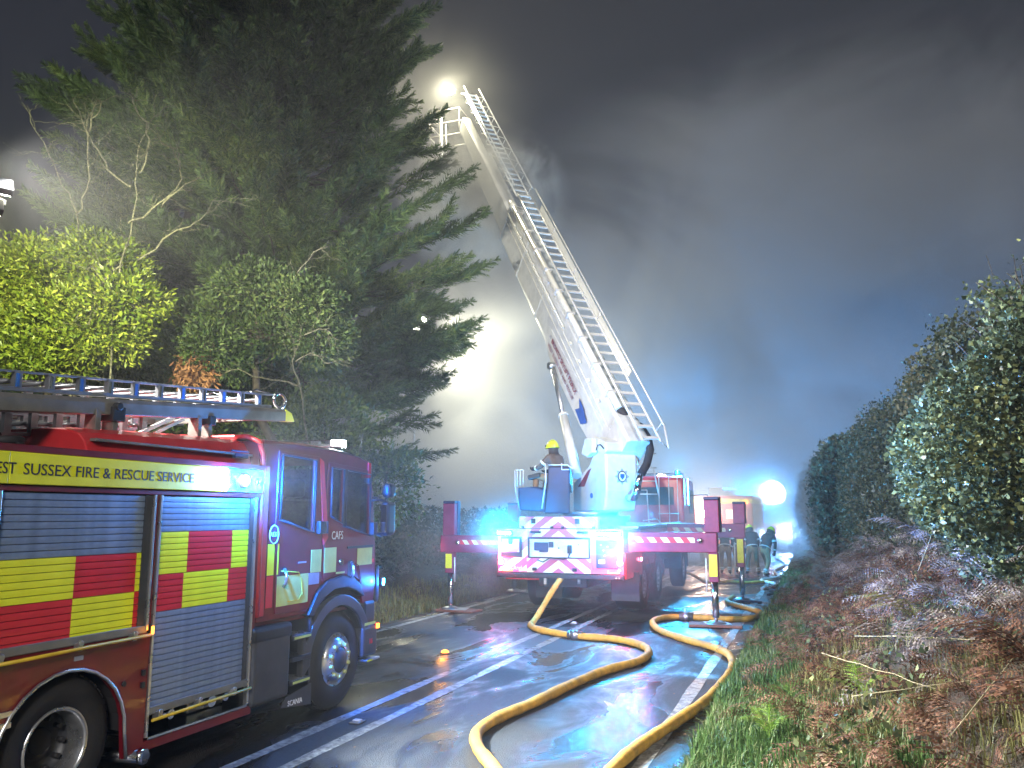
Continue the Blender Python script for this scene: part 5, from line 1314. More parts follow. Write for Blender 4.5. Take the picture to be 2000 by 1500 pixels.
for i, (pts, lab) in enumerate([([(-3.75, 23.6, .5), (-3.4, 24.2, .3), (-3.1, 24.8, .06), (-2.6, 25.5, .05), (-2.0, 25.4, .05), (-1.4, 26.2, .05)], "pinkish hose sagging from behind the aerial truck's front wheel"),
                                ([(-1.5, 23.5, .05), (-1.2, 25, .05), (-1.7, 26.5, .05), (-1.25, 28, .05), (-1.5, 31, .05), (-1.3, 35, .05), (-1.9, 40, .05)], "pale hose snaking along the far road edge below the glare"),
                                ([(-1.25, 21.8, .05), (-1.0, 22.6, .06), (-1.3, 23.4, .05), (-1.05, 24.3, .06), (-1.2, 26.5, .05), (-1.0, 29, .06)], "thin dark hose looped on the wet verge past the farther jack")]):
    hose(pts, .04 if i < 2 else .03, "supply_hose", lab, ["hose_yellow", "band_silver", "rubber"][i])

# glowing lamp shape added for an amber glint on the road
t = thing("amber_glint", "small glowing shape added for the orange glint on the wet road left of the centre lines", "glint", (-5.27, 11.4, 0))
MB().lathe((-5.27, 11.4, 0.002), (0, 0, 1), [(0, 0), (0, .08), (.012, .075), (.02, .05)], 18).build("base", "black_plastic", t)
MB().lathe((-5.27, 11.4, 0.022), (0, 0, 1), [(0, .055), (.02, .05), (.035, .02), (.036, 0)], 16).build("lens", "glow_amber", t)
lamp('POINT', (-5.27, 11.3, .15), 1.2, (1, .4, .05), .04)  # light added to go with the glint

# ================================================================== FAR VEHICLES
def box_truck(name, label, cat, x0, x1, y0, y1, h, facing, body="red_paint"):
    """compact fire engine: body with shutters, cab with glazing, wheels, ladder rack; facing +1 drives away, -1 faces the camera"""
    cx_ = (x0 + x1) / 2
    t = thing(name, label, cat, (cx_, (y0 + y1) / 2, 0)); L0 = y1 - y0; cl = min(2.3, L0 * .34)
    yc0, yc1 = (y1 - cl, y1) if facing > 0 else (y0, y0 + cl)
    yb0, yb1 = (y0, y1 - cl - .05) if facing > 0 else (y0 + cl + .05, y1)
    bd3 = MB().box(x0, x1, yb0, yb1, .55, h - .25).build("locker_body", body, t, bevel=.03)
    MB().box(x0 - .01, x1 + .01, yb0 - .01, yb1, h - .55, h - .38).build("side_band", "reflect_yellow", t)
    for s_, xx in ((1, x1), (-1, x0)):
        sh = MB(); k = int((yb1 - yb0) // 1.3)
        for i in range(k): sh.box(xx, xx + s_ * .012, yb0 + .1 + i * 1.3, yb0 + 1.25 + i * 1.3, .75, h - .6)
        sh.build("roller_shutter", "slat", t)
        MB().box(xx + s_ * .013, xx + s_ * .018, yb0 + .1, yb0 + 1.25, 1.2, 1.6).build("check_panel", "reflect_yellow", t)
        MB().box(xx + s_ * .013, xx + s_ * .018, yb0 + 1.4, yb0 + 2.5, 1.2, 1.6).build("check_panel", "reflect_red", t)
    fy = yc1 if facing > 0 else yc0; sg = facing
    cabp = [(yc0, .6), (yc1, .6), (yc1, h - .25), (yc0, h - .18)] if False else None
    pts = [((fy - sg * cl), .6), (fy, .6), (fy, 1.5), (fy - sg * .22, h - .35), (fy - sg * .4, h - .22), ((fy - sg * cl), h - .15)]
    cb3 = MB().prism(pts, lambda a, b_: (x1 - .02, a, b_), (x1 - x0 - .04, 0, 0)).build("cab", body, t, bevel=.05)
    MB().prism([(fy - sg * (cl - .2), 1.6), (fy - sg * .25, 1.5), (fy - sg * .38, h - .5), (fy - sg * (cl - .2), h - .45)], lambda a, b_: (x1 - .005, a, b_), (.012, 0, 0)).build("side_window", "cab_glass", cb3)
    ws = [(x0 + .12, fy + sg * .01, 1.55), (x1 - .12, fy + sg * .01, 1.55), (x1 - .16, fy - sg * .19, h - .42), (x0 + .16, fy - sg * .19, h - .42)]
    MB().add(ws, [(0, 1, 2, 3)]).build("windscreen", "black_plastic", cb3)
    MB().box(x0, x1, fy - sg * .02 - .06, fy - sg * .02 + .1, .42, .75).build("bumper", "grey_plastic", t, bevel=.03)
    for xx in (x0 + .02, x1 - .32):
        for yy in (yc0 + cl * .5, yb0 + (yb1 - yb0) * .45):
            MB().lathe((xx, yy, .5), (1, 0, 0), [(0, .25), (0, .42), (.04, .5), (.26, .5), (.3, .42), (.3, .25), (.24, 0)], 20).build("wheel", "rubber", t)
    lr = MB()
    for xx in (cx_ - .5, cx_ + .0): lr.beam((xx, y0 + .2, h + .05), (xx, y1 - .3, h + .22), .05, .10)
    for k in range(int(L0 / .35)): lr.tube([(cx_ - .5, y0 + .3 + k * .35, h + .06 + k * .35 * .17 / L0), (cx_, y0 + .3 + k * .35, h + .06 + k * .35 * .17 / L0)], .02, 5)
    for yy in (y0 + .6, y1 - cl - .4): lr.box(cx_ - .55, cx_ + .05, yy, yy + .06, h - .26, h + .06)
    lr.build("roof_ladder", "ladder_metal", t)
    return t, fy, sg, cb3
# engine beyond the crew, its lockers lit
t1, fy, sg, cb3 = box_truck("fire_engine", "hazy red fire engine with roof ladder parked beyond the outriggers", "fire engine", -4.7, -2.35, 33.5, 41, 3.0, 1)
for x, z, r in ((-4.25, 2.05, .14),): 
    h_ = MB().lathe((x, 33.46, z), (0, -1, 0), [(0, r * 1.2), (.05, r * 1.2), (.06, r)], 16).build("rear_work_lamp", "steel", t1); MB().lathe((x, 33.40, z), (0, -1, 0), [(0, r), (.02, 0)], 16).build("lens", "glow_warm", h_)
lamp('POINT', (-4.25, 33.1, 2.05), 240, (1.0, .80, .60), .12)
for (a, b_, c, d) in ((-3.35, -3.02, 1.85, 2.2), (-2.88, -2.58, 1.85, 2.2), (-4.3, -4.05, 2.35, 2.6), (-3.95, -3.7, 2.35, 2.6)):
    MB().box(a, b_, 33.45, 33.49, c, d).build("lit_locker_window", "glow_window", t1)
tail_ = MB(); tail_.box(-2.62, -2.50, 33.44, 33.48, 2.42, 2.56); tail_.build("tail_lamp", "glow_amber", t1)
# vehicle facing the camera, source of the big glare
t2, fy, sg, cb3 = box_truck("response_truck", "far truck facing the camera, hidden in white and blue glare", "truck", -3.6, -1.25, 47, 54, 3.0, -1)
MB().box(-3.4, -1.5, 47.6, 47.95, 2.86, 3.0).build("light_bar", "lens_blue", cb3)
g1 = MB().ball((-2.25, 47.5, 3.14), .72, 0, 16).build("floodlight_glare", "glow_white", t2, label="white glowing ball oversized for the glare of the roof floodlight")  # glowing ball larger than the lamp, stands for its glare
MB().ball((-3.05, 47.5, 3.08), .12, 0, 12).build("roof_beacon", "glow_blue", t2)
for x in (-1.55, -3.3): MB().ball((x, 46.95, 1.0), .14 if x < -2 else .2, 0, 12, (1, .4, 1)).build("headlamp", "glow_white", t2)
# ================================================================== LIGHTS FROM THOSE LAMPS
lamp('POINT', (-2.25, 47.0, 3.14), 4200, (.26, .50, 1.0), .35)
lamp('POINT', (-3.0, 46.9, 3.2), 15000, (.02, .35, 1.0), .2)
lamp('POINT', (-1.6, 46.4, 1.0), 1500, (.3, .55, 1.0), .2)
lamp('POINT', tuple(FLOOD - V(0, .35, .1)), 950, (1.0, .93, .66), .12)
lamp('SPOT', (-7.2, 5.05, 4.95), 2300, (1.0, .97, .55), .12, aim=(-.78, .70, .03), cone=78)
lamp('SPOT', (-6.9, 5.0, 5.2), 2400, (1.0, .97, .90), .15, aim=(.85, .50, -.30), cone=110)
lamp('SPOT', (-6.9, 5.15, 5.1), 4200, (1.0, .95, .80), .15, aim=(.04, .97, .16), cone=52, blend=.8)  # extra beam added at the mast to brighten the boom
# floodlight behind the big conifer
t = thing("flood_tower", "white floodlight glaring through the conifer branches", "floodlight", (-15.4, 30.0, 0))
MB().cyl((-15.4, 30, 1.0), (-15.4, 30, 9.6), .05, 10).build("mast_tube", "steel", t)
hh = MB().box(-15.6, -15.2, 29.95, 30.1, 9.65, 9.95).build("flood_head", "black_plastic", t); MB().ball((-15.4, 29.85, 9.85), .17, 0, 12).build("lens", "glow_warm", hh)
MB().ball((-14.95, 29.85, 10.05), .11, 0, 12).build("lens", "glow_warm", hh)
lamp('POINT', (-15.4, 29.5, 9.8), 850, (1.0, .97, .74), .2)
lamp('SPOT', (-14.95, 29.7, 10.0), 2600, (1.0, .97, .74), .3, aim=(.75, .25, -.62), cone=120, blend=.9)
# rigging hanging below the cage
MB().tube([(-11.97, 25.0, 16.2), (-11.83, 25.0, 12.9)], .035, 8).tube([(-11.78, 25.0, 15.9), (-11.66, 25.0, 13.1)], .012, 6).build("hanging_rod", "lettering_white", boom, label="thin pale rod hanging below the boom tip")
# ================================================================== PLANTS
def unit(a): return a / np.maximum(1e-9, np.linalg.norm(a, axis=-1, keepdims=True))
def leaves(P, D, size, aspect=.5, fold=.25, jitter=.6, rng=RNG):
    """one folded leaf (a quad) per point, pointing roughly along D"""
    n = len(P); size = np.broadcast_to(size, (n,))
    d = unit(D + rng.normal(0, jitter, (n, 3))); q = unit(rng.normal(0, 1, (n, 3)))
    s_ = unit(np.cross(d, q)); u = np.cross(s_, d)
    L_ = size[:, None]
    base = P; tip = P + d * L_; mid = P + d * L_ * .45
    a = mid + s_ * L_ * aspect * .5 + u * L_ * fold * .5; b_ = mid - s_ * L_ * aspect * .5 + u * L_ * fold * .5
    v = np.stack([base, a, tip, b_], 1).reshape(-1, 3)
    f = np.arange(4 * n).reshape(n, 4)
    return v, f
def join(parts):
    V_, F_, M_ = [], [], []; o = 0
    for p in parts:
        v, f = p[0], p[1]; V_.append(v); F_.append(f + o); M_.append(np.full(len(f), p[2] if len(p) > 2 else 0)); o += len(v)
    return np.concatenate(V_), np.concatenate(F_), np.concatenate(M_)
def clumps(ells, n_cl, k, spread, rng=RNG, shell=.55, up=.3):
    """leaf positions in clumps near the surface of a set of ellipsoids (cx,cy,cz,rx,ry,rz)"""
    E_ = np.array(ells, float); w = (E_[:, 3] * E_[:, 4] + E_[:, 4] * E_[:, 5] + E_[:, 3] * E_[:, 5]); w /= w.sum()
    idx = rng.choice(len(E_), n_cl, p=w); d = unit(rng.normal(0, 1, (n_cl, 3)))
    r = shell + (1.05 - shell) * rng.random(n_cl) ** .6
    bump_ = vnoise(d[:, 0] * 3 + idx * 7.3, d[:, 1] * 3 + d[:, 2] * 4, 1.1, 5); r = r * (.72 + .50 * bump_)
    c = E_[idx, :3] + d * E_[idx, 3:6] * r[:, None]
    n = n_cl * k
    P = np.repeat(c, k, 0) + rng.normal(0, 1, (n, 3)) * np.array([spread, spread, spread * .7])
    D = np.repeat(d, k, 0) + np.array([0, 0, up])
    return P, D, c
def crooked(p0, p1, r0, r1, n=7, wob=.08, rng=RNG):
    p0, p1 = np.array(p0, float), np.array(p1, float); L_ = np.linalg.norm(p1 - p0)
    t_ = np.linspace(0, 1, n)[:, None]; P = p0 + (p1 - p0) * t_ + rng.normal(0, wob * L_ / n * 1.6, (n, 3)) * np.minimum(1, t_ * 3)
    return [tuple(p) for p in P], list(r0 + (r1 - r0) * t_[:, 0])
def branching(mb, p0, d, L_, r, depth, rng=RNG, spread=.6, n=5, droop=0.0, kids=3):
    d = d / np.linalg.norm(d); p1 = p0 + d * L_ + np.array([0, 0, -droop * L_])
    P, R = crooked(p0, p1, r, r * .6, n, .16, rng); mb.tube(P, R, 5 if depth < 2 else 6)
    ends = [p1]
    if depth > 0:
        for k in range(kids):
            q = np.array(P[int(rng.integers(n // 2, n))]); nd = d + rng.normal(0, spread, 3)
            ends += branching(mb, q, nd, L_ * rng.uniform(.5, .8), r * .55, depth - 1, rng, spread, n, droop, kids)
    return ends

# ---- big conifer: limbs from the trunk, each carrying plume-like sprays
def plume_template(rng, n=34, curve=.18):
    """feathery shoot of length 1 along +x: scale-leaved twigs set round a curved axis"""
    v, f = [], []
    def tri(p, d, L_, w, q): s_ = unit(np.cross(d, q)); o = len(v); v.extend([p - s_ * w, p + s_ * w, p + d * L_]); f.append([o, o + 1, o + 2])
    ax = lambda t_: np.array([t_, 0, curve * t_ ** 2])
    for i in range(n):
        t_ = .02 + .93 * (i / n) ** .9; a = i * 2.399 + rng.uniform(-.3, .3); p = ax(t_); r_ = np.array([0, math.cos(a), math.sin(a) * .75]); th = rng.uniform(.45, .85)
        d = unit(np.array([math.cos(th), 0, .1]) + r_ * math.sin(th)); L_ = .34 * (1 - t_) ** .55 * rng.uniform(.7, 1.2) + .07; q = rng.normal(0, 1, 3)
        tri(p, d, L_, .013, q); s_ = unit(np.cross(d, q))
        for k in range(3):
            for sg in (-1, 1): tri(p + d * L_ * (.22 + .22 * k), unit(d * .8 + s_ * sg * .6), L_ * (.48 - .09 * k), .012, q)
    tri(ax(.8), unit(np.array([1, 0, .3])), .26, .012, np.array([0, 0, 1.]))
    return np.array(v), np.array(f)
def place(tv, tf, P, D, U, S):
    """instances of a template joined into one mesh: +x along D, +z along U"""
    x = unit(D); y = unit(np.cross(U, x)); z = np.cross(x, y)
    R = np.stack([x, y, z], 1) * S[:, None, None]
    v = np.einsum('vi,nij->nvj', tv, R) + P[:, None, :]
    n = len(P); f = tf[None] + (np.arange(n) * len(tv))[:, None, None]
    return v.reshape(-1, 3), f.reshape(-1, tf.shape[1])
def conifer(name, label, base, Ht, Rmax, n_limb, seed, z0=2.0, mid=.42, sprays=60, lean=(0, 0), cut=None, prof=None, ssize=.62, trunk_r=.32, brown=0):
    rng = np.random.default_rng(seed); t = thing(name, label, "tree", tuple(base)); b0 = np.array(base, float)
    tops = [np.array([lean[0], lean[1], Ht]), np.array([lean[0] - 1.3, lean[1] + .4, Ht * .93])]
    tm = MB()
    P, R = crooked(b0 - [0, 0, .3], b0 + tops[0], trunk_r, .04, 12, .03, rng); tm.tube(P, R, 10)
    P, R = crooked(b0 + [0, 0, 1.5], b0 + tops[1], trunk_r * .6, .04, 10, .04, rng); tm.tube(P, R, 8)
    T = [plume_template(rng, 34, c) for c in (.10, .2, .3, .05)]; SP = [[] for _ in T]
    for i in range(n_limb):
        zf = ((i + rng.random()) / n_limb) ** .9; z = z0 + (Ht - z0) * zf * .97
        az = rng.uniform(0, 2 * PI) if i % 3 else i * 2.399
        rad = (prof(z) if prof else 1) * Rmax * rng.uniform(.74, 1.08)
        c = b0 + np.array([lean[0] * zf, lean[1] * zf, z])
        out_ = np.array([math.cos(az), math.sin(az), 0])
        if cut is not None and cut(c + out_ * rad): rad *= .55
        rise = rad * rng.uniform(.12, .38) * (1.2 if zf > .3 else .0)
        n = 7; ts = np.linspace(0, 1, n)
        pts = [c + out_ * rad * q + np.array([0, 0, rise * q ** 1.8 - .10 * rad * math.sin(q * PI)]) + rng.normal(0, .05, 3) * q for q in ts]
        tm.tube([tuple(p) for p in pts], [max(.006, .04 * (1 - q) * (rad / 5 + .3)) for q in ts], 5)
        ns = int(sprays * (rad / Rmax) ** 1.0 * (1 if zf < .85 else 1.2))
        q = .22 + .80 * (np.arange(ns) + rng.random(ns)) / max(1, ns); q = np.minimum(q, 1.0)
        seg = np.clip((q * (n - 1)).astype(int), 0, n - 2); fr = q * (n - 1) - seg
        PP = np.array(pts); p = PP[seg] * (1 - fr[:, None]) + PP[seg + 1] * fr[:, None]
        p = p + rng.normal(0, 1, (ns, 3)) * np.array([.16, .16, .10]) * (1.1 - q)[:, None] * rad * .5
        lat = np.array([-out_[1], out_[0], 0]) * rng.uniform(-1, 1, ns)[:, None] * (1.15 - .75 * q)[:, None]
        low = 1.0 if zf < .22 else 0.0
        d = unit(out_ * (.75 + .5 * q[:, None]) + lat + np.array([0, 0, 1]) * (rng.uniform(.25, .75, ns) - low * rng.uniform(.25, .55, ns))[:, None])
        u = rng.normal(0, .25, (ns, 3)) + np.array([0, 0, 1])
        s_ = ssize * rng.uniform(.65, 1.25, ns) * (1.0 if zf < .6 else .85)
        k = rng.integers(0, len(T), ns)
        for j in range(len(T)):
            m_ = k == j; SP[j].append((p[m_], d[m_], u[m_], s_[m_]))
    tm.build("trunk", "bark", t)
    parts = []
    for j, (tv, tf) in enumerate(T):
        A_ = [np.concatenate([a[i] for a in SP[j]]) for i in range(4)]
        v, f = place(tv, tf, *A_); parts.append((v - b0, f))
    v, f, _ = join(parts)
    link("crown", npmesh("crown", v, f, "conifer_leaf"), t)
    return t, len(f)
PZ = [0, 3.3, 4.5, 5.8, 8.8, 10, 11.5, 12.5, 16, 24]; PR = [3.0, 3.3, 3.5, 4.2, 4.7, 4.2, 3.5, 3.3, 2.7, .4]
con, nf = conifer("conifer_tree", "huge dark conifer towering behind the fire engine", (-12.6, 17.2, .9), 23.0, 5.4, 300, 5, z0=2.2, sprays=24,
                  prof=lambda z: float(np.interp(z + .9, PZ, PR)) / 5.4, ssize=1.15)
con2, nf2 = conifer("conifer_tree", "second dark conifer at the far left behind the bare branches", (-17.6, 19.0, 1.2), 20.0, 4.1, 150, 9, z0=2.5, sprays=9, ssize=1.5,
        prof=lambda z: float(np.interp(z, [0, 4, 8, 14, 22], [4.2, 4.6, 4.8, 4.2, .5])) / 5.0)
print("conifer faces", nf, nf2)

# ---- leafy trees in the floodlight
def leafy(name, label, base, ells, n_cl, k, spread, size, material, seed, trunk_to, aspect=.42, extra=None, cat="tree", twigs=0, up=.25):
    rng = np.random.default_rng(seed); t = thing(name, label, cat, tuple(base)); b0 = np.array(base, float)
    tm = MB()
    for q in trunk_to:
        P, R = crooked(b0 - [0, 0, .2], q, .13, .05, 8, .07, rng); tm.tube(P, R, 8)
    for e in ells:
        P, R = crooked(np.array(trunk_to[0]), e[:3], .06, .02, 6, .1, rng); tm.tube(P, R, 6)
        for _ in range(twigs): branching(tm, np.array(e[:3], float), rng.normal(0, 1, 3), max(e[3:6]) * .5, .015, 1, rng)
    tm.build("trunk", "bark", t)
    P, D, c = clumps(ells, n_cl, k, spread, rng, up=up)
    v, f = leaves(P, D, size * rng.uniform(.45, 1.4, len(P)), aspect, .3, .7, rng)
    link("crown", npmesh("crown", v - b0, f, material), t)
    return t
leafy("ivy_tree", "low ivy-clad tree glowing yellow green in the floodlight at left", (-11.6, 10.2, .8),
      [(-12.6, 10.3, 5.2, 1.3, 1.0, .75), (-11.2, 10.0, 5.15, 1.15, .9, .70), (-12.4, 10.0, 6.1, 1.2, .8, .65), (-11.4, 10.2, 6.3, .9, .8, .45), (-10.35, 9.9, 5.45, .62, .7, .42), (-13.6, 10.4, 5.5, 1.2, 1, 1.1), (-12.0, 9.7, 4.6, .95, .8, .36), (-10.9, 9.8, 4.85, .5, .6, .3), (-14.6, 10.6, 6.0, 1.1, 1, 1.1)],
      4300, 14, .075, .10, "ivy_leaf", 21, [(-11.8, 10.1, 5.0), (-12.6, 10.3, 5.2)], .36, twigs=2)
leafy("laurel_tree", "mid green leafy tree in half shade right of the brightly lit ivy tree", (-9.0, 12.2, .8),
      [(-9.2, 11.6, 6.0, .85, .7, .42), (-8.1, 11.6, 5.7, .62, .6, .36), (-9.9, 11.6, 5.5, .45, .5, .35), (-9.85, 11.4, 4.95, .55, .5, .42), (-8.9, 11.9, 5.2, .9, .6, .4), (-8.0, 11.9, 5.1, .55, .6, .5), (-9.6, 11.7, 4.6, .35, .4, .25), (-10.6, 11.8, 5.7, .35, .4, .3)],
      2300, 13, .075, .085, "laurel_leaf", 22, [(-9.2, 11.8, 5.2)], .40, twigs=3)
leafy("elder_bush", "dark shadowy bush under the conifer behind the engine roof", (-10.4, 13.4, .8),
      [(-10.4, 13.5, 3.6, 1.4, 1.0, 1.1), (-8.9, 13.6, 3.3, 1.2, 1.0, 1.2), (-12.2, 13.3, 3.6, 1.4, 1.0, 1.3), (-13.8, 13.0, 3.8, 1.3, 1, 1.3), (-9.6, 13.6, 4.9, .9, .8, .7), (-11.5, 13.4, 5.0, 1.2, .8, .8), (-7.9, 14.2, 2.6, .7, .8, .8)],
      2400, 12, .12, .11, "laurel_leaf", 23, [(-10.3, 13.5, 3.6), (-11.8, 13.4, 3.9)], .42, cat="bush", twigs=4)
# brown withered clump
rng = np.random.default_rng(31); t = thing("withered_clump", "tangle of brown withered leaves hanging just above the roof ladder", "dead leaves", (-10.05, 11.3, 4.5))
P, D, c = clumps([(0, 0, .05, .36, .3, .34), (-.12, 0, -.16, .28, .25, .16)], 150, 8, .05, rng)
v, f = leaves(P, D * .3 - np.array([0, 0, .6]), .14 * rng.uniform(.6, 1.3, len(P)), .28, .5, .9, rng); link("leaves", npmesh("leaves", v, f, "dead_leaf"), t)
tw = MB(); 
for _ in range(6): branching(tw, np.array([-10.05, 11.3, 4.9]), rng.normal(0, 1, 3) - [0, 0, .6], .35, .01, 1, rng)
tw.build("twig", "lichen_bark", t)

# ---- bare lichened branches
def bare(label, base, routes, seed, twig=3):
    rng = np.random.default_rng(seed); t = thing("bare_tree", label, "bare tree", tuple(base)); mb = MB()
    for rt in routes:
        P = smooth_path([V(*p) for p in rt], 4); P = [p + V(*rng.normal(0, .022, 3)) for p in P]
        mb.tube(P, list(np.linspace(.018, .005, len(P))), 6)
        for i in range(3, len(P), 2):
            for _ in range(twig if i % 3 == 0 else 1):
                d = (P[i] - P[i - 1]).normalized(); nd = np.array(d) + rng.normal(0, .75, 3)
                branching(mb, np.array(P[i]), nd, rng.uniform(.2, .55), .005, 1, rng, .6, 5, 0, 2)
    mb.build("branch", "lichen_bark", t); return t
bare("leafless lichened tree with forked tips above the glowing ivy tree", (-11.7, 10.2, .8),
     [[(-11.7, 10.2, .8), (-11.6, 10.1, 4.5), (-11.55, 9.9, 6.8), (-11.75, 9.7, 7.6), (-12.2, 9.6, 8.4), (-12.55, 9.5, 9.1)], [(-11.6, 9.9, 7.1), (-11.3, 9.8, 7.7), (-11.2, 9.6, 8.4), (-11.6, 9.6, 9.1)],
      [(-11.2, 9.6, 8.3), (-11.0, 9.6, 8.7), (-10.9, 9.6, 8.9)]], 41)
bare("leafless lichened tree whose crooked twigs spread over the dark conifer", (-10.4, 10.0, .8),
     [[(-10.4, 10.0, .8), (-10.5, 9.8, 4.6), (-10.2, 9.6, 6.0), (-9.9, 9.5, 6.8), (-9.95, 9.5, 7.7), (-9.7, 9.5, 8.25), (-9.62, 9.5, 8.55)], [(-10.0, 9.5, 6.6), (-9.4, 9.5, 6.85), (-9.0, 9.5, 7.3), (-9.2, 9.5, 7.7), (-9.5, 9.5, 8.0)],
      [(-9.4, 9.5, 6.8), (-8.9, 9.5, 7.1), (-8.55, 9.5, 7.2)], [(-10.05, 9.5, 7.2), (-10.6, 9.5, 7.7), (-11.0, 9.5, 8.2), (-11.2, 9.5, 8.6)], [(-9.9, 9.5, 7.4), (-9.7, 9.5, 7.9), (-10.0, 9.5, 8.6), (-10.3, 9.5, 8.9)],
      [(-10.4, 9.6, 5.6), (-10.7, 9.5, 5.9), (-11.0, 9.5, 6.0)], [(-9.9, 9.6, 6.0), (-9.2, 9.6, 6.4), (-8.6, 9.5, 6.5), (-8.3, 9.5, 6.8)], [(-10.2, 9.6, 6.0), (-10.6, 9.4, 5.4), (-10.9, 9.4, 5.2)], [(-10.3, 9.6, 5.8), (-10.4, 9.4, 5.2), (-10.8, 9.4, 4.9)]], 42)
bare("thin grey leafless sapling with low curving twigs in front of the dark bush", (-7.95, 12.0, .6),
     [[(-7.95, 12.0, .6), (-8.0, 11.6, 3.6), (-8.2, 11.5, 4.6), (-8.0, 11.4, 5.0), (-7.6, 11.4, 5.1), (-7.3, 11.4, 4.9)], [(-8.2, 11.5, 4.6), (-7.8, 11.4, 4.7), (-7.45, 11.4, 4.5)], [(-8.1, 11.5, 4.2), (-8.6, 11.4, 4.3), (-9.2, 11.3, 4.5), (-9.6, 11.3, 4.4)],
      [(-8.2, 11.5, 5.0), (-8.4, 11.4, 5.6), (-8.0, 11.3, 6.2), (-7.5, 11.3, 6.5)]], 43)

# ---- right hand hedge
def hedge(name, label, seed, face, yr, zb, zt_, n, size, material, depth=.9, cat="hedge", shoots=0, dens_pow=0, shoot_h=.6):
    """leaf wall: face(y, z) gives the x of its front; leaves fill DEPTH behind it"""
    rng = np.random.default_rng(seed)
    u = rng.random(n) ** (1 + dens_pow); y = yr[0] + (yr[1] - yr[0]) * u
    top = zt_(y); bot = zb(y); z = bot + (top - bot) * rng.random(n) ** .9
    lump = vnoise(y, z, 1.4, seed) * .5 + vnoise(y, z, 3.7, seed + 1) * .34 + vnoise(y, z, 9, seed + 2) * .16
    dx = rng.random(n) ** 1.6 * depth
    hole = vnoise(y, z, 6.0, seed + 5) + vnoise(y, z, 15.0, seed + 6) * .5
    x = face(y, z) - lump + dx + np.where(hole < .42, .28, 0)
    # round the shoulder over
    x += np.clip((z - (top - .6)) / .6, 0, 1) ** 2 * rng.random(n) * .9
    P = np.stack([x, y, z], 1); D = np.tile([-.5, -.5, .25], (n, 1))
    cx_, cy_ = float(np.median(x)), float(np.median(y)); b0 = np.array([cx_, cy_, 0.0])
    t = thing(name, label, cat, tuple(b0)); parts = []
    s_ = size * rng.uniform(.4, 1.45, n) * (1 + (y - yr[0]) * .02)
    parts.append(leaves(P, D, s_, .75, .35, .9, rng))
    tm = MB()
    for i in range(shoots):
        y0 = yr[0] + (yr[1] - yr[0]) * rng.random() ** (1 + dens_pow); zt0 = float(zt_(np.array([y0]))[0]); x0 = float(face(np.array([y0]), np.array([zt0]))[0]) + rng.uniform(-.1, .8)
        h_ = shoot_h * rng.uniform(.4, 1.3); p0 = np.array([x0, y0, zt0 - .5]); p1 = p0 + np.array([rng.normal(0, .12), rng.normal(0, .12), .45 + h_])
        Q, R = crooked(p0, p1, .009, .004, 6, .05, rng); tm.tube(Q, R, 5)
        k = int(26 * h_ / .6) + 8; q = rng.random(k) ** .8; Pq = p0 + (p1 - p0) * q[:, None] + rng.normal(0, .035, (k, 3))
        parts.append(leaves(Pq, rng.normal(0, 1, (k, 3)) * [1, 1, .3] + [0, 0, .3], size * 1.1 * rng.uniform(.6, 1.2, k), .7, .3, .3, rng))
    for i in range(70):
        y0 = yr[0] + (yr[1] - yr[0]) * rng.random() ** (1 + dens_pow); b_ = float(zb(np.array([y0]))[0]); tp_ = float(zt_(np.array([y0]))[0]); z0 = rng.uniform(b_, tp_ - .5)
        x0 = float(face(np.array([y0]), np.array([z0]))[0]) + .1
        Q, R = crooked((x0 + .3, y0, z0), (x0 - .12 + rng.normal(0, .12), y0 + rng.normal(0, .2), z0 + rng.uniform(.5, 1.1)), .012, .004, 7, .12, rng); tm.tube(Q, R, 5)
    tm.build("twigs", "bark", t, kind="stuff")
    v, f, _ = join(parts); link("foliage", npmesh("foliage", v - b0, f, material), t)
    return t
near_face = lambda y, z: 1.50 + (y - 8.5) * .04 + np.clip(2.3 - z, 0, 3) * .55 + np.clip(z - 2.6, 0, 3) * .22
hedge("hawthorn_shrub", "large near hawthorn shrub with upright shoots, lit green and blue, at the right edge", 51, near_face, (6.9, 10.6), lambda y: 1.45 + 0 * y, lambda y: 3.0 + .62 * smooth((9.6 - y) / 2.4) + .35 * vnoise(y, 0, 2.6, 7), 80000, .044, "hawthorn_leaf", cat="shrub", shoots=60, shoot_h=.45)
mid_face = lambda y, z: 1.78 - (y - 10.5) * .040 + np.clip(2.0 - z, 0, 3) * .3 + np.clip(z - 2.8, 0, 3) * .25
hedge("field_hedge", "dull green hedge receding beyond the near hawthorn towards the glare", 52, mid_face, (10.2, 27), lambda y: .75 + 0 * y, lambda y: 4.15 + .35 * vnoise(y, 0, .7, 9) + .2 * vnoise(y, 0, 2.5, 3) + (y - 10) * .02, 80000, .055, "hedge_leaf", dens_pow=.7, shoots=60, shoot_h=.35)
far_face = lambda y, z: .65 - (y - 27) * .055 + np.clip(2.0 - z, 0, 3) * .25 + np.clip(z - 2.8, 0, 3) * .2
hedge("field_hedge", "farthest stretch of hedge fading into the blue haze at the road bend", 53, far_face, (26.5, 60), lambda y: .4 + 0 * y, lambda y: 4.2 + .5 * vnoise(y, 0, .5, 9), 36000, .12, "hedge_leaf", dens_pow=.6)
hedge("field_hedge", "hedge continuing on the camera's side of the near hawthorn shrub", 54, lambda y, z: 2.55 + 0 * y, (1.0, 9.5), lambda y: 1.0 + 0 * y, lambda y: 3.4 + .3 * vnoise(y, 0, .8, 9), 15000, .08, "hedge_leaf", depth=1.6)
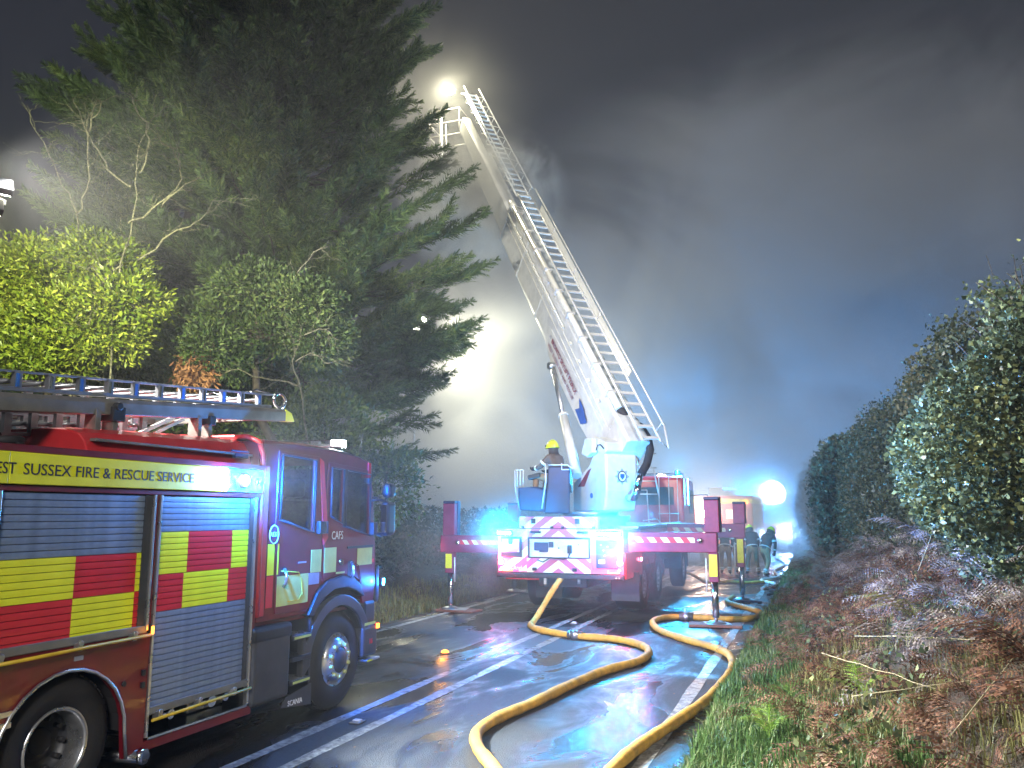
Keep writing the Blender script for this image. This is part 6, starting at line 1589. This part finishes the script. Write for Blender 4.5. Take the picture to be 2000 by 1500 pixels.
# far verge hedge on the left
lf = lambda y, z: -(9.2 + (y - 14) * .05)
rng = np.random.default_rng(61); n = 32000
y = 14 + 50 * rng.random(n) ** 1.5; z = .5 + (1.5 + .3 * vnoise(y, 0, .6, 3)) * rng.random(n); x = -9.7 - (y - 14) * .03 + .5 * vnoise(y, z, 1.4, 3) - rng.random(n) * .8
t = thing("verge_hedge", "low dark bramble hedge along the far verge behind the left outrigger", "hedge", (-10.0, 30, 0))
v, f = leaves(np.stack([x, y, z], 1), np.tile([.5, -.5, .2], (n, 1)), .09 * rng.uniform(.6, 1.4, n) * (1 + (y - 14) * .03), .6, .3, .9, rng)
link("foliage", npmesh("foliage", v - np.array([-10.0, 30, 0]), f, "hedge_leaf"), t)

# ---- bracken and ferns
def frond_template(rng, pairs=18, sub=5, curl=.25):
    """fern frond of length 1 along +x arching in z; pinnae with small leaflets"""
    v, f = [], []
    def quad(a, b_, c, d): o = len(v); v.extend([a, b_, c, d]); f.append([o, o + 1, o + 2, o + 3])
    arch = lambda q: np.array([q, 0, .30 * math.sin(q * 2.2) - curl * q * q])
    for i in range(12):
        a, b_ = arch(i / 12), arch((i + 1) / 12); w = .006 * (1 - i / 13)
        quad(a + [0, -w, 0], a + [0, w, 0], b_ + [0, w, 0], b_ + [0, -w, 0])
    for i in range(pairs):
        q = .14 + .85 * i / pairs; c = arch(q); tdir = unit(arch(q + .02) - c); L_ = .34 * math.sin(PI * min(1, (q - .05) * 1.0)) ** .75 * (1.1 - q * .75) + .02
        for sg in (-1, 1):
            d = unit(np.array([0, sg, 0]) * .9 + tdir * .42 + np.array([0, 0, rng.uniform(-.35, .1)])); droop = np.array([0, 0, -.12 * L_])
            w = .016
            pts = [c + d * L_ * k / sub + droop * (k / sub) ** 2 for k in range(sub + 1)]
            for k in range(sub):
                ww = w * (1 - k / (sub + .3)); s_ = tdir
                a, b_ = pts[k], pts[k + 1]
                m_ = (a + b_) / 2
                quad(a, m_ + s_ * ww * 1.35, b_, m_ - s_ * ww * 1.35)
    return np.array(v), np.array(f)
rngF = np.random.default_rng(71)
FT = [frond_template(rngF, 15, 3, c) for c in (.1, .35, .6)]; FBIG = frond_template(rngF, 24, 8, .3)
def frond_field(name, label, n, xr, yr, material, size, seed, mask=None, lift=0.0, ypow=1.3, flat=.4, kind="stuff"):
    rng = np.random.default_rng(seed)
    x = rng.uniform(xr[0], xr[1], n); y = yr[0] + (yr[1] - yr[0]) * rng.random(n) ** ypow
    if mask is not None:
        k = mask(x, y, rng.random(n)); x, y = x[k], y[k]
    n = len(x); z = height(x, y) + rng.random(n) ** 1.5 * lift
    az = rng.uniform(0, 2 * PI, n); D = np.stack([np.cos(az), np.sin(az), rng.uniform(-.1, 1.0, n) * flat], 1); U = rng.normal(0, .45, (n, 3)) + [0, 0, 1]
    s_ = size * rng.uniform(.5, 1.25, n); k = rng.integers(0, 3, n); parts = []
    for j in range(3):
        m_ = k == j
        if m_.any(): parts.append(place(*FT[j], np.stack([x, y, z], 1)[m_], D[m_], U[m_], s_[m_]))
    v, f, _ = join(parts)
    return link(name, npmesh(name, v, f, material), kind=kind, label=label), len(f)
grassy = lambda x, y: (x - edge_r(y)) < .42 + .35 * vnoise(x, y, 1.2, 6) + np.clip(8.5 - y, 0, 4) * .16
tot = 0
for args in [("bracken", "tangled red-brown dead bracken on the near bank", 1250, (-.5, 3.2), (3.0, 12), "bracken_brown", .42, 81, lambda x, y, r: ~grassy(x, y) & (vnoise(x, y, .8, 12) > .28), .25),
             ("dead_undergrowth", "greyish dead bracken thatch under the right-hand shrub", 750, (.4, 2.6), (6.5, 20), "bracken_grey", .46, 82, lambda x, y, r: (x > .4), .65),
             ("bracken", "brown bracken along the receding bank", 1000, (-.85, 1.6), (10, 32), "bracken_brown", .50, 83, lambda x, y, r: ~grassy(x, y) | (r > .8), .35),
             ("bracken", "withered brown bracken on the far left bank", 520, (-12, -8.7), (11, 34), "bracken_grey", .6, 84, None, .5)]:
    o, k = frond_field(*args); tot += k
print("bracken faces", tot)
# single ferns large enough to point at
def fern(label, x, y, z, n, size, material, seed, tilt=.6, az0=0, spread=2 * PI, group=None):
    rng = np.random.default_rng(seed); zz = float(height(x, y)) if z is None else z
    t = thing("fern", label, "fern", (x, y, zz), group)
    for k in range(n):
        az = az0 + spread * (k + rng.uniform(-.25, .25)) / n
        v, f = place(*FBIG, np.zeros((1, 3)), np.array([[math.cos(az), math.sin(az), tilt * rng.uniform(.6, 1.2)]]), np.array([[0, 0, 1.]]) + rng.normal(0, .15, (1, 3)), np.array([size * rng.uniform(.8, 1.15)]))
        link("frond", npmesh("frond", v, f, material), t)
fern("rust-red fern frond arching at the right edge of the bank", 1.02, 4.55, 1.25, 3, .62, "bracken_brown", 91, .35, PI * .8, 1.6)
fern("olive yellow fern in the grass nearest the camera", .02, 4.15, .45, 5, .42, "fern_olive", 92, .5)
fern("small bright green fern at the edge of the verge grass", -.45, 7.1, .30, 5, .34, "fern_green", 93, .9)
fern("bright green fern half way up the bank", .22, 6.6, .75, 4, .34, "fern_green", 94, .7)
fern("pale grey fern hanging under the hawthorn shrub", 1.25, 8.0, 1.75, 4, .60, "bracken_grey", 95, .2, PI, 2.4)
fern("pale withered fern against the dark gap in the hedge", .95, 8.6, 1.75, 3, .55, "bracken_grey", 96, .5, PI * .9, 2)
fern("olive green fern lower down the dark gap in the bank", .70, 7.4, 1.2, 3, .45, "fern_olive", 97, .5, PI * .9, 2.2)
fern("broad rust-brown fern at the very bottom of the bank", .42, 3.75, None, 5, .46, "bracken_brown", 98, .45, group="brown ferns low on the near bank")
fern("rust-brown fern just above the olive fern", .30, 4.75, None, 5, .42, "bracken_brown", 99, .55, group="brown ferns low on the near bank")
fern("dark brown drooping fern right of the long pale stalk", .85, 5.6, None, 5, .46, "bracken_brown", 100, .5, group="brown ferns low on the near bank")
fern("green fern under the hawthorn's lower edge", 1.0, 6.9, None, 5, .42, "hedge_leaf", 101, .6)
fern("fresh green fern beside the verge grass below the hose", -.35, 9.0, None, 5, .36, "fern_green", 102, .8)
fern("yellow green fern spreading at the bottom of the verge", -.18, 4.9, None, 6, .40, "fern_olive", 103, .6)
fern("ochre fern in the middle of the grey bracken", .9, 10.0, None, 5, .5, "fern_olive", 104, .6)
# bramble and ivy leaves creeping in the bracken
rng = np.random.default_rng(101); n = 5200
x = rng.uniform(-.2, 2.6, n); y = 5.0 + 11 * rng.random(n) ** 1.4; k = vnoise(x, y, 1.6, 21) > .55; x, y = x[k], y[k]; n = len(x)
P = np.stack([x, y, height(x, y) + .08 + rng.random(n) * .32], 1)
v, f = leaves(P, rng.normal(0, 1, (n, 3)) + [0, 0, .4], .045 * rng.uniform(.6, 1.4, n), .8, .2, .4, rng)
link("bramble_leaves", npmesh("bramble_leaves", v, f, "hawthorn_leaf"), kind="stuff", label="green bramble leaves creeping through the bracken")

# ---- grass
def grass(name, label, n, xf, yr, material, h, seed, ypow=1.3, w=.0045, lean=.45, mask=None):
    rng = np.random.default_rng(seed); y = yr[0] + (yr[1] - yr[0]) * rng.random(n) ** ypow; x = xf(y, rng)
    if mask is not None:
        k = mask(x, y, rng); x, y = x[k], y[k]
    n = len(x); z = height(x, y) - .01; az = rng.uniform(0, 2 * PI, n); hh = h * rng.uniform(.4, 1.35, n) * (0.7 + .6 * vnoise(x, y, 2.2, seed))
    le = rng.random(n) * lean * 2; d = np.stack([np.cos(az), np.sin(az), np.zeros(n)], 1); s_ = np.stack([-np.sin(az), np.cos(az), np.zeros(n)], 1)
    wv = (w * (1 + (y - yr[0]) * .06))[:, None]
    B = np.stack([x, y, z], 1); M = B + d * (le * hh * .35)[:, None] + np.array([0, 0, 1]) * (hh * .6)[:, None]; T_ = B + d * (le * hh)[:, None] + np.array([0, 0, 1]) * (hh * (1 - le * .45))[:, None]
    v = np.stack([B - s_ * wv, B + s_ * wv, M + s_ * wv * .8, M - s_ * wv * .8, T_ + s_ * wv * .1, T_ - s_ * wv * .1], 1).reshape(-1, 3)
    o = np.arange(n)[:, None] * 6; f = np.concatenate([o + [0, 1, 2, 3], o + [3, 2, 4, 5]])
    return link(name, npmesh(name, v, f, material), kind="stuff", label=label)
grass("grass", "green grass on the near right verge", 42000, lambda y, r: edge_r(y) - .02 + (r.random(len(y)) ** 1.3) * (.85 + np.clip(9 - y, 0, 4) * .22), (2.6, 14), "grass_leaf", .17, 111)
grass("grass", "thin grass among the bracken on the right bank", 16000, lambda y, r: r.uniform(-.4, 2.4, len(y)), (3.2, 16), "grass_dry", .24, 112, w=.0035, mask=lambda x, y, r: vnoise(x, y, 1.3, 30) > .5)
grass("grass", "verge grass running on beside the far road", 14000, lambda y, r: edge_r(y) + (r.random(len(y)) ** 1.3) * .8, (13, 45), "grass_leaf", .18, 113, w=.007)
grass("grass", "yellowish grass on the far left verge", 22000, lambda y, r: -7.66 - (r.random(len(y)) ** 1.2) * 1.7, (9, 45), "grass_dry", .16, 114, w=.006)
# loose straw stalks lying over the bank
for i, (a, b_, lab) in enumerate([((-.02, 7.2, .95), (.55, 5.1, 1.12), "long pale stalk slanting across the middle of the bank"), ((.25, 7.9, 1.0), (1.25, 6.4, 1.22), "long straw stalk lying high on the bank"), ((.55, 4.6, 1.0), (1.05, 5.2, 1.42), "reddish straw stalk sloping up at the lower right"),
                                   ((.15, 6.1, .85), (.9, 5.9, 1.05), "yellow straw stalk lying level across the bracken"), ((.9, 9.0, 1.5), (1.12, 8.6, 2.15), "thin pale cane leaning in the dark gap below the shrub")]):
    t = thing("straw_stalk", lab, "stalk", tuple(b_), "loose straw stalks on the bank"); P, R = crooked(a, b_, .004, .002, 8, .012, np.random.default_rng(120 + i)); MB().tube([V(*p) for p in P], R, 6).build("stem", "straw", t)

# ================================================================== AIR AND SMOKE
volmat("haze_air", HAZE, (.86, .86, .90), .2)
hz = MB().box(-45, 40, -6, 95, -1.2, 30).build("haze", "haze_air", kind="stuff", label="thin night haze over the whole scene")
hz.data.materials[0] = MATS["haze_air"]
def smoke(label, c, r, dens, sc, lo=.40, hi=.68, fade=.5, col=(.82, .82, .80), rot=0):
    nm = "smoke_air_%d" % len([k for k in MATS if k.startswith("smoke_air")]); volmat(nm, dens, col, .15, sc, lo, hi, fade)
    m_ = MB(); m_.ball((0, 0, 0), 1.0, 0, 20); me = bpy.data.meshes.new("smoke"); me.from_pydata(m_.v, [], m_.f); bm = bmesh.new(); bm.from_mesh(me); bmesh.ops.remove_doubles(bm, verts=bm.verts, dist=1e-4); bmesh.ops.recalc_face_normals(bm, faces=bm.faces); bm.to_mesh(me); bm.free()
    me.materials.append(MATS[nm]); o = link("smoke", me, kind="stuff", label=label); o.location = c; o.scale = r; o.rotation_euler = (0, 0, rot); return o
for s_ in SMOKES: smoke(*s_)
